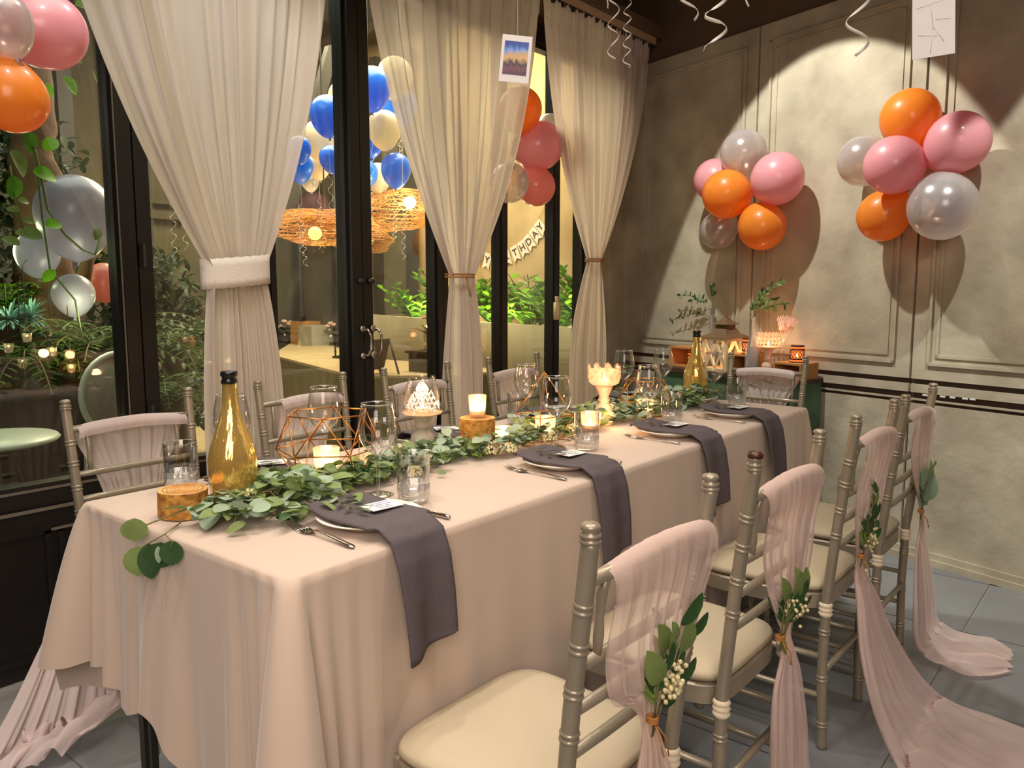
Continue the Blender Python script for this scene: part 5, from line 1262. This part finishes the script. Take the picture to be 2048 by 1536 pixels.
lamp('POINT', tuple(onx(820, 405, -4.6)), 16, (1, .82, .5), .06, name='pendant_light')
c = onx(742, 482, -4.3); woven(c, .13, .16, .075, 'small amber woven pendant lamp right of the mullion', 7, V(0, 0, 0), ('bulb_yellow', .02))
# tables, vases, easel and lantern beyond the doors
def rose_vase(P, label, seed, n=7, cm='rose'):
    rr = random.Random(seed); t = thing('flower_vase', label, 'vase', P)
    part('glass_vase', G().lathe([(0, .003), (.05, .003), (.055, .13), (.05, .13)], (0, 0, 0), 18), 'glass', t, False)
    g = G()
    for k in range(26): a = rr.uniform(0, 6.28); g.leafv((0, 0, .1), (math.cos(a) * .7, math.sin(a) * .7, rr.uniform(.4, 1.2)), (0, 0, 1), rr.uniform(.09, .17), .04)
    part('foliage', g, 'leaf_out', t, False, kind='stuff')
    for k in range(n):
        a = rr.uniform(0, 6.28); q = rr.uniform(.02, .09); h = rr.uniform(.17, .26); r_ = .032; rg = G()
        for s_ in range(3): rg.lathe([(r_ * (.35 + .25 * s_), -.01), (r_ * (.6 + .25 * s_), .004), (r_ * (.5 + .22 * s_), .02 - .004 * s_)], (q * math.cos(a), q * math.sin(a), h), 9, rip=.1, rk=3 + s_)
        part('rose', rg, cm, t, False)
def block(c, a, b, z0, z1, name, label, cat, m_):
    g = G().box((c.x - a, c.y - b, z0), (c.x + a, c.y + b, z1)); return solo(name, g, m_, label, cat, smooth=False)
P = onz(862, 742, LZ)
t = thing('side_crate', 'dark crate table carrying the rose vase beyond the doors', 'crate table', (P.x, P.y, LZ))
ztb = .16
part('top', G().box((-.14, -.14, ztb - .02), (.14, .14, ztb)), 'dark_wood', t, False, smooth=False); part('body', G().box((-.12, -.12, 0), (.12, .12, ztb - .02)), 'dark_wood', t, False, smooth=False)
rose_vase(V(P.x, P.y, LZ + ztb), 'glass vase of pale roses on the dark crate table', 3)
P = onz(570, 686, LZ); rose_vase(P, 'vase of yellowish flowers far back on the gravel platform', 5, 8)
P = onz(662, 690, LZ); rose_vase(P, 'vase of pink flowers on the platform left of the mullion', 6, 8)
P = onz(735, 712, LZ); rose_vase(P, 'vase of blush roses on the platform right of the mullion', 8, 9)
P = onz(612, 688, LZ); solo('flower_pot', G().box((P.x - .12, P.y - .12, LZ), (P.x + .12, P.y + .12, LZ + .26)), 'crate_wood', 'brown wooden box far back on the gravel platform', 'box', smooth=False)
P = onz(640, 690, LZ); solo('stone_trough', G().box((P.x - .12, P.y - .2, LZ), (P.x + .12, P.y + .2, LZ + .22)), 'holder_grey', 'grey stone trough far back on the gravel platform', 'trough', smooth=False)
P = onz(690, 716, LZ)
t = thing('floor_lantern', 'black metal lantern on the platform beside the door mullion', 'lantern', (P.x, P.y, LZ))
for sx in (-.06, .06):
    for sy in (-.06, .06): part('corner_post', G().box((sx - .006, sy - .006, 0), (sx + .006, sy + .006, .22)), 'dark_metal', t, False, smooth=False)
part('roof', G().add([(-.08, -.08, .22), (.08, -.08, .22), (.08, .08, .22), (-.08, .08, .22), (0, 0, .29)], [(0, 1, 4), (1, 2, 4), (2, 3, 4), (3, 0, 4), (3, 2, 1, 0)]), 'dark_metal', t, False, smooth=False)
part('base', G().box((-.08, -.08, 0), (.08, .08, .02)), 'dark_metal', t, False, smooth=False)
P = onz(755, 748, LZ)
t = thing('easel_sign', 'dark folding easel board standing outside the right door leaf', 'easel', (P.x, P.y, LZ)); zt = .26; zb = .03
part('board', G().add([(-.03, -.09, zb), (-.03, .09, zb), (.05, .09, zt), (.05, -.09, zt), (-.05, -.09, zb), (-.05, .09, zb), (.03, .09, zt), (.03, -.09, zt)], [(0, 1, 2, 3), (7, 6, 5, 4), (0, 3, 7, 4), (1, 5, 6, 2), (3, 2, 6, 7), (0, 4, 5, 1)]), 'dark_wood', t, False, smooth=False)
for s_ in (-.085, .085):
    part('leg', G().tube([(.04, s_, zt), (-.06, s_, 0)], .008, 6), 'dark_metal', t, False); part('leg', G().tube([(.04, s_, zt), (.14, s_, 0)], .008, 6), 'dark_metal', t, False)
for i, (px, py) in enumerate(((1022, 693), (838, 698), (905, 650))):
    P = onx(px, py, -4.35 if i != 1 else -4.4)
t = None
# balloon reflections in the left pane, built as balloons outside it
for (px, py, x, r, m_, l, el) in ((150, 425, -3.5, 74, 'b_grey', 'huge pale grey balloon outside the left pane', 1.2), (75, 505, -3.6, 42, 'b_grey', 'dark clear balloon outside, left of the huge grey one', 1.1), (147, 588, -3.5, 40, 'b_white', 'round whitish balloon outside above the ferns', 1.05), (208, 562, -3.9, 36, 'b_coral', 'reddish balloon outside beside the leftmost post', 1.1)):
    P = onx(px, py, x); balloon(P, pxr(P, r), m_, l, (0, 0, 1), el)
# tree trunk with moss, succulents, ferns
tk = thing('tree_trunk', 'gnarled brown tree trunk behind the left window pane', 'tree', onx(105, 700, -4.0)); base = tk.location.copy()
tp = [onx(120, 980, -4.0), onx(118, 820, -4.0), onx(100, 700, -4.0), onx(110, 600, -4.05), onx(80, 450, -4.1), onx(60, 260, -4.2), onx(70, 0, -4.3), onx(75, -200, -4.3)]
fine = [tp[i].lerp(tp[i + 1], q / 6) + V(R.uniform(-.015, .015), R.uniform(-.015, .015), 0) for i in range(len(tp) - 1) for q in range(6)]
part('trunk', G().tube(fine, [.13 - .0012 * i + .012 * math.sin(i * 1.9) for i in range(len(fine))], 14), 'trunk', tk)
part('branch', G().tube([onx(110, 600, -4.05), onx(150, 610, -3.9), onx(165, 560, -3.8), onx(190, 470, -3.8)], [.07, .05, .035, .02], 8), 'trunk', tk)
for i, (px, py, r_, l) in enumerate(((20, 640, .10, 'teal spiky air plant at the far left of the trunk'), (62, 635, .09, 'teal spiky air plant in the middle of the trunk fork'), (78, 662, .065, 'small teal air plant under the others on the trunk'), (106, 678, .05, 'smallest teal air plant right of the trunk'))):
    P = onx(px, py, -3.75); g = G()
    for k in range(70):
        a = R.uniform(0, 6.28); ph = math.acos(R.uniform(-.4, 1)); g.leafv((0, 0, 0), (math.sin(ph) * math.cos(a), math.sin(ph) * math.sin(a), math.cos(ph)), (0, 0, 1), r_ * R.uniform(.8, 1.1), r_ * .13, .2, .2)
    t = thing('air_plant', l, 'plant', P); part('rosette', g, 'succulent', t, False, kind='stuff')
def fern(P, L, n, label, seed, m_='leaf_out'):
    rr = random.Random(seed); t = thing('fern', label, 'fern', P); g = G(); s = G()
    for k in range(n):
        a = rr.uniform(0, 2 * pi); L_ = L * rr.uniform(.6, 1.1); up = rr.uniform(.3, 1.1); pr = V(0, 0, 0); 
        for q in range(1, 11):
            f = q / 10; p = V(math.cos(a) * L_ * f, math.sin(a) * L_ * f, L_ * (up * f - .75 * f * f)); s.tube([pr, p], .003, 3, False); d = (p - pr).normalized(); sd = d.cross(V(0, 0, 1)).normalized(); w_ = L_ * .22 * math.sin(pi * (f * .85 + .1))
            g.leafv(p, sd + d * .4, (0, 0, 1), w_, .016, .1, .2); g.leafv(p, -sd + d * .4, (0, 0, 1), w_, .016, .1, .2); pr = p
    part('fronds', g, m_, t, False, kind='stuff'); part('stems', s, 'stem', t, False, kind='stuff')
for i, (px, py, x, L, l) in enumerate(((195, 700, -3.6, .40, 'bushy fern left of the leftmost black post'), (150, 740, -3.8, .35, 'low fern under the round whitish balloon'), (330, 700, -4.0, .45, 'fern seen between leftmost post and widest drape'), (60, 720, -3.7, .30, 'fern at the foot of the trunk behind the left pane'), (330, 790, -3.7, .35, 'lower fern behind the near window-side chair'), (230, 720, -4.1, .35, 'fern behind the leftmost black post'), (12, 610, -4.2, .3, 'bright fern at the far left beside the trunk'))):
    P = onx(px, py, x); fern(P, L, 34, l, 70 + i, 'leaf_bright' if i == 6 else 'leaf_out')
    solo('fern_pedestal', G().lathe([(0, 0), (.12, 0), (.09, max(.1, P.z - .06)), (.13, max(.12, P.z)), (0, max(.12, P.z))], (P.x, P.y, 0), 14), 'dark_wood', 'dark pedestal pot under the ' + l.replace('bushy ', '').replace('low ', '').replace('lower ', ''), 'pot')
for i, (x, y, rr_, h, l) in enumerate(((-5.3, .9, .75, 2.5, 'dark tall shrub behind the trunk at far left'), (-5.5, 1.9, .7, 2.3, 'dark leafy shrub behind the leftmost post'), (-5.6, 2.75, .6, 1.5, 'dark low shrub behind the widest drape'), (-5.0, 1.5, .5, 1.1, 'low dark shrub under the huge grey balloon'), (-5.2, .1, .7, 2.8, 'dark tall shrub at the far left edge of view'))):
    q = random.Random(90 + i); g = G(); t = thing('garden_shrub', l, 'shrub', (x, y, 0))
    for k in range(2600):
        a = q.uniform(0, 6.283); z = q.random(); r2 = rr_ * math.sqrt(q.random()) * (1 - .45 * z * z) * (.8 + .3 * math.sin(a * 5 + z * 7)); g.leafv((r2 * math.cos(a), r2 * math.sin(a), .25 + z * (h - .25)), (q.gauss(0, 1), q.gauss(0, 1), q.gauss(0, .8)), (0, 0, 1), .10, .04, .1, .2)
    part('foliage', g, 'shrub', t, False, kind='stuff'); part('trunk', G().tube([(0, 0, 0), (.03, 0, h * .5), (0, .03, h * .85)], [.04, .03, .01], 8), 'trunk', t, False)
# climbing vine with heart leaves
vn = thing('pothos_vine', 'hanging vine with bright heart leaves behind the left pane', 'vine', onx(80, 340, -3.3)); vb = vn.location.copy()
s = G()
vp = [(40, -40), (60, 120), (55, 250), (80, 340), (95, 420), (130, 470), (165, 500), (190, 510), (200, 480)]
vw = [onx(a, b, -3.3) for a, b in vp]; s.tube(vw, .005, 5); s.tube([onx(70, 300, -3.3), onx(85, 440, -3.3), onx(100, 540, -3.3), onx(150, 600, -3.3), onx(165, 680, -3.3)], .004, 5); s.tube([onx(20, 330, -3.3), onx(30, 400, -3.3), onx(50, 470, -3.3)], .003, 4)
part('vine_stem', s, 'leaf_a', vn)
for (px, py, ang, L, m_) in ((65, 345, 0, .11, 'leaf_bright'), (88, 300, .8, .09, 'leaf_bright'), (40, 490, 2.6, .07, 'leaf_a'), (85, 475, 2.8, .10, 'leaf_a'), (90, 450, .2, .08, 'leaf_bright'), (125, 155, -.6, .09, 'leaf_bright'), (95, 165, -1.6, .08, 'leaf_bright'), (60, 160, -2.2, .08, 'leaf_a'), (185, 140, -.9, .08, 'leaf_a'), (165, 125, 2.9, .06, 'leaf_a'), (150, 10, .3, .09, 'leaf_bright'), (190, 60, -1.2, .06, 'leaf_a'), (110, 540, -2.4, .07, 'leaf_bright'), (190, 480, 1.2, .07, 'leaf_a'), (20, 300, -.9, .12, 'leaf_a'), (50, 260, -1.2, .1, 'leaf_out'), (25, 350, -1.5, .1, 'leaf_out'), (35, 400, 0, .05, 'leaf_a'), (40, 420, 3, .05, 'leaf_a'), (45, 440, 0, .05, 'leaf_a')):
    A = onx(px, py, -3.28); d = V(0, math.cos(ang), math.sin(ang)); part('leaf', G().leafv(A, d, (1, .3 * math.sin(px), .5), L * .85, L * .58, .35, .35), m_, vn)
# garden furniture, then candle reflections in the pane built as small candles
P = onx(-15, 875, -3.15)
t = thing('garden_table', 'round pale garden table edge outside the left pane', 'table', (P.x, P.y, 0))
part('top', G().lathe([(0, P.z - .02), (.20, P.z - .02), (.21, P.z - .01), (.20, P.z), (0, P.z)], (0, 0, 0), 36), 'white_table', t, False); part('pole', G().tube([(0, 0, 0), (0, 0, P.z - .02)], .02, 8), 'dark_metal', t, False)
P = onx(240, 790, -3.25)
t = thing('ghost_chair', 'transparent round-backed chair behind the leftmost post', 'chair', (P.x, P.y, 0))
part('back_frame', G().tube([V(0, .15 * math.cos(a * pi / 14), P.z + .17 * math.sin(a * pi / 14)) for a in range(29)], .012, 8, False), 'white_table', t, False)
part('back_panel', G().grid(20, 4, lambda u, v: (.0, .15 * v * math.cos(2 * pi * u), P.z + .17 * v * math.sin(2 * pi * u)), True), 'cut_glass', t, False)
for a, b in ((-.15, 0), (.15, 0), (-.15, -.38), (.15, -.38)): part('leg', G().tube([(b, a, 0), (b, a * .95, P.z - .15 if b == 0 else .45)], .012, 6), 'cut_glass', t, False)
part('seat', G().box((-.4, -.17, .44), (.02, .17, .46)), 'cut_glass', t, False, smooth=False)
for i, (px, py) in enumerate(((105, 712), (143, 745), (55, 684), (18, 705), (46, 735))):
    P = onx(px, py, -3.45); t = thing('lantern_candle', ['brightest small candle lamp among the ferns', 'small candle lamp low beside the fern', 'tiny candle lamp left of the brightest one', 'tiny candle lamp at the far left ferns', 'reddish tiny candle lamp low at left'][i], 'candle', P)
    part('cup', G().lathe([(0, 0), (.014, 0), (.018, .035)], (0, 0, 0), 14), 'votive_glass', t, False); part('flame', G().ell((0, 0, .025), .009 if i < 2 else .005), 'flame_dim', t, False)
    part('hook', G().tube([(0, 0, .05), (0, 0, .3), (0, .02, .32)], .002, 4), 'dark_metal', t, False)
    if i < 2: glow(P.x, P.y, P.z + .08, .3, 'lantern_light')
lamp('POINT', tuple(onx(170, 640, -3.3)), 3.5, (1, .95, .7), .1, name='garden_light')  # bare point fills, here and below, added to brighten the foliage
lamp('POINT', tuple(onx(20, 500, -3.7)), 6, (.8, 1, .5), .1, name='garden_light')
lamp('POINT', tuple(onx(350, 640, -4.6)), 5, (1, .85, .4), .06, name='garden_light')
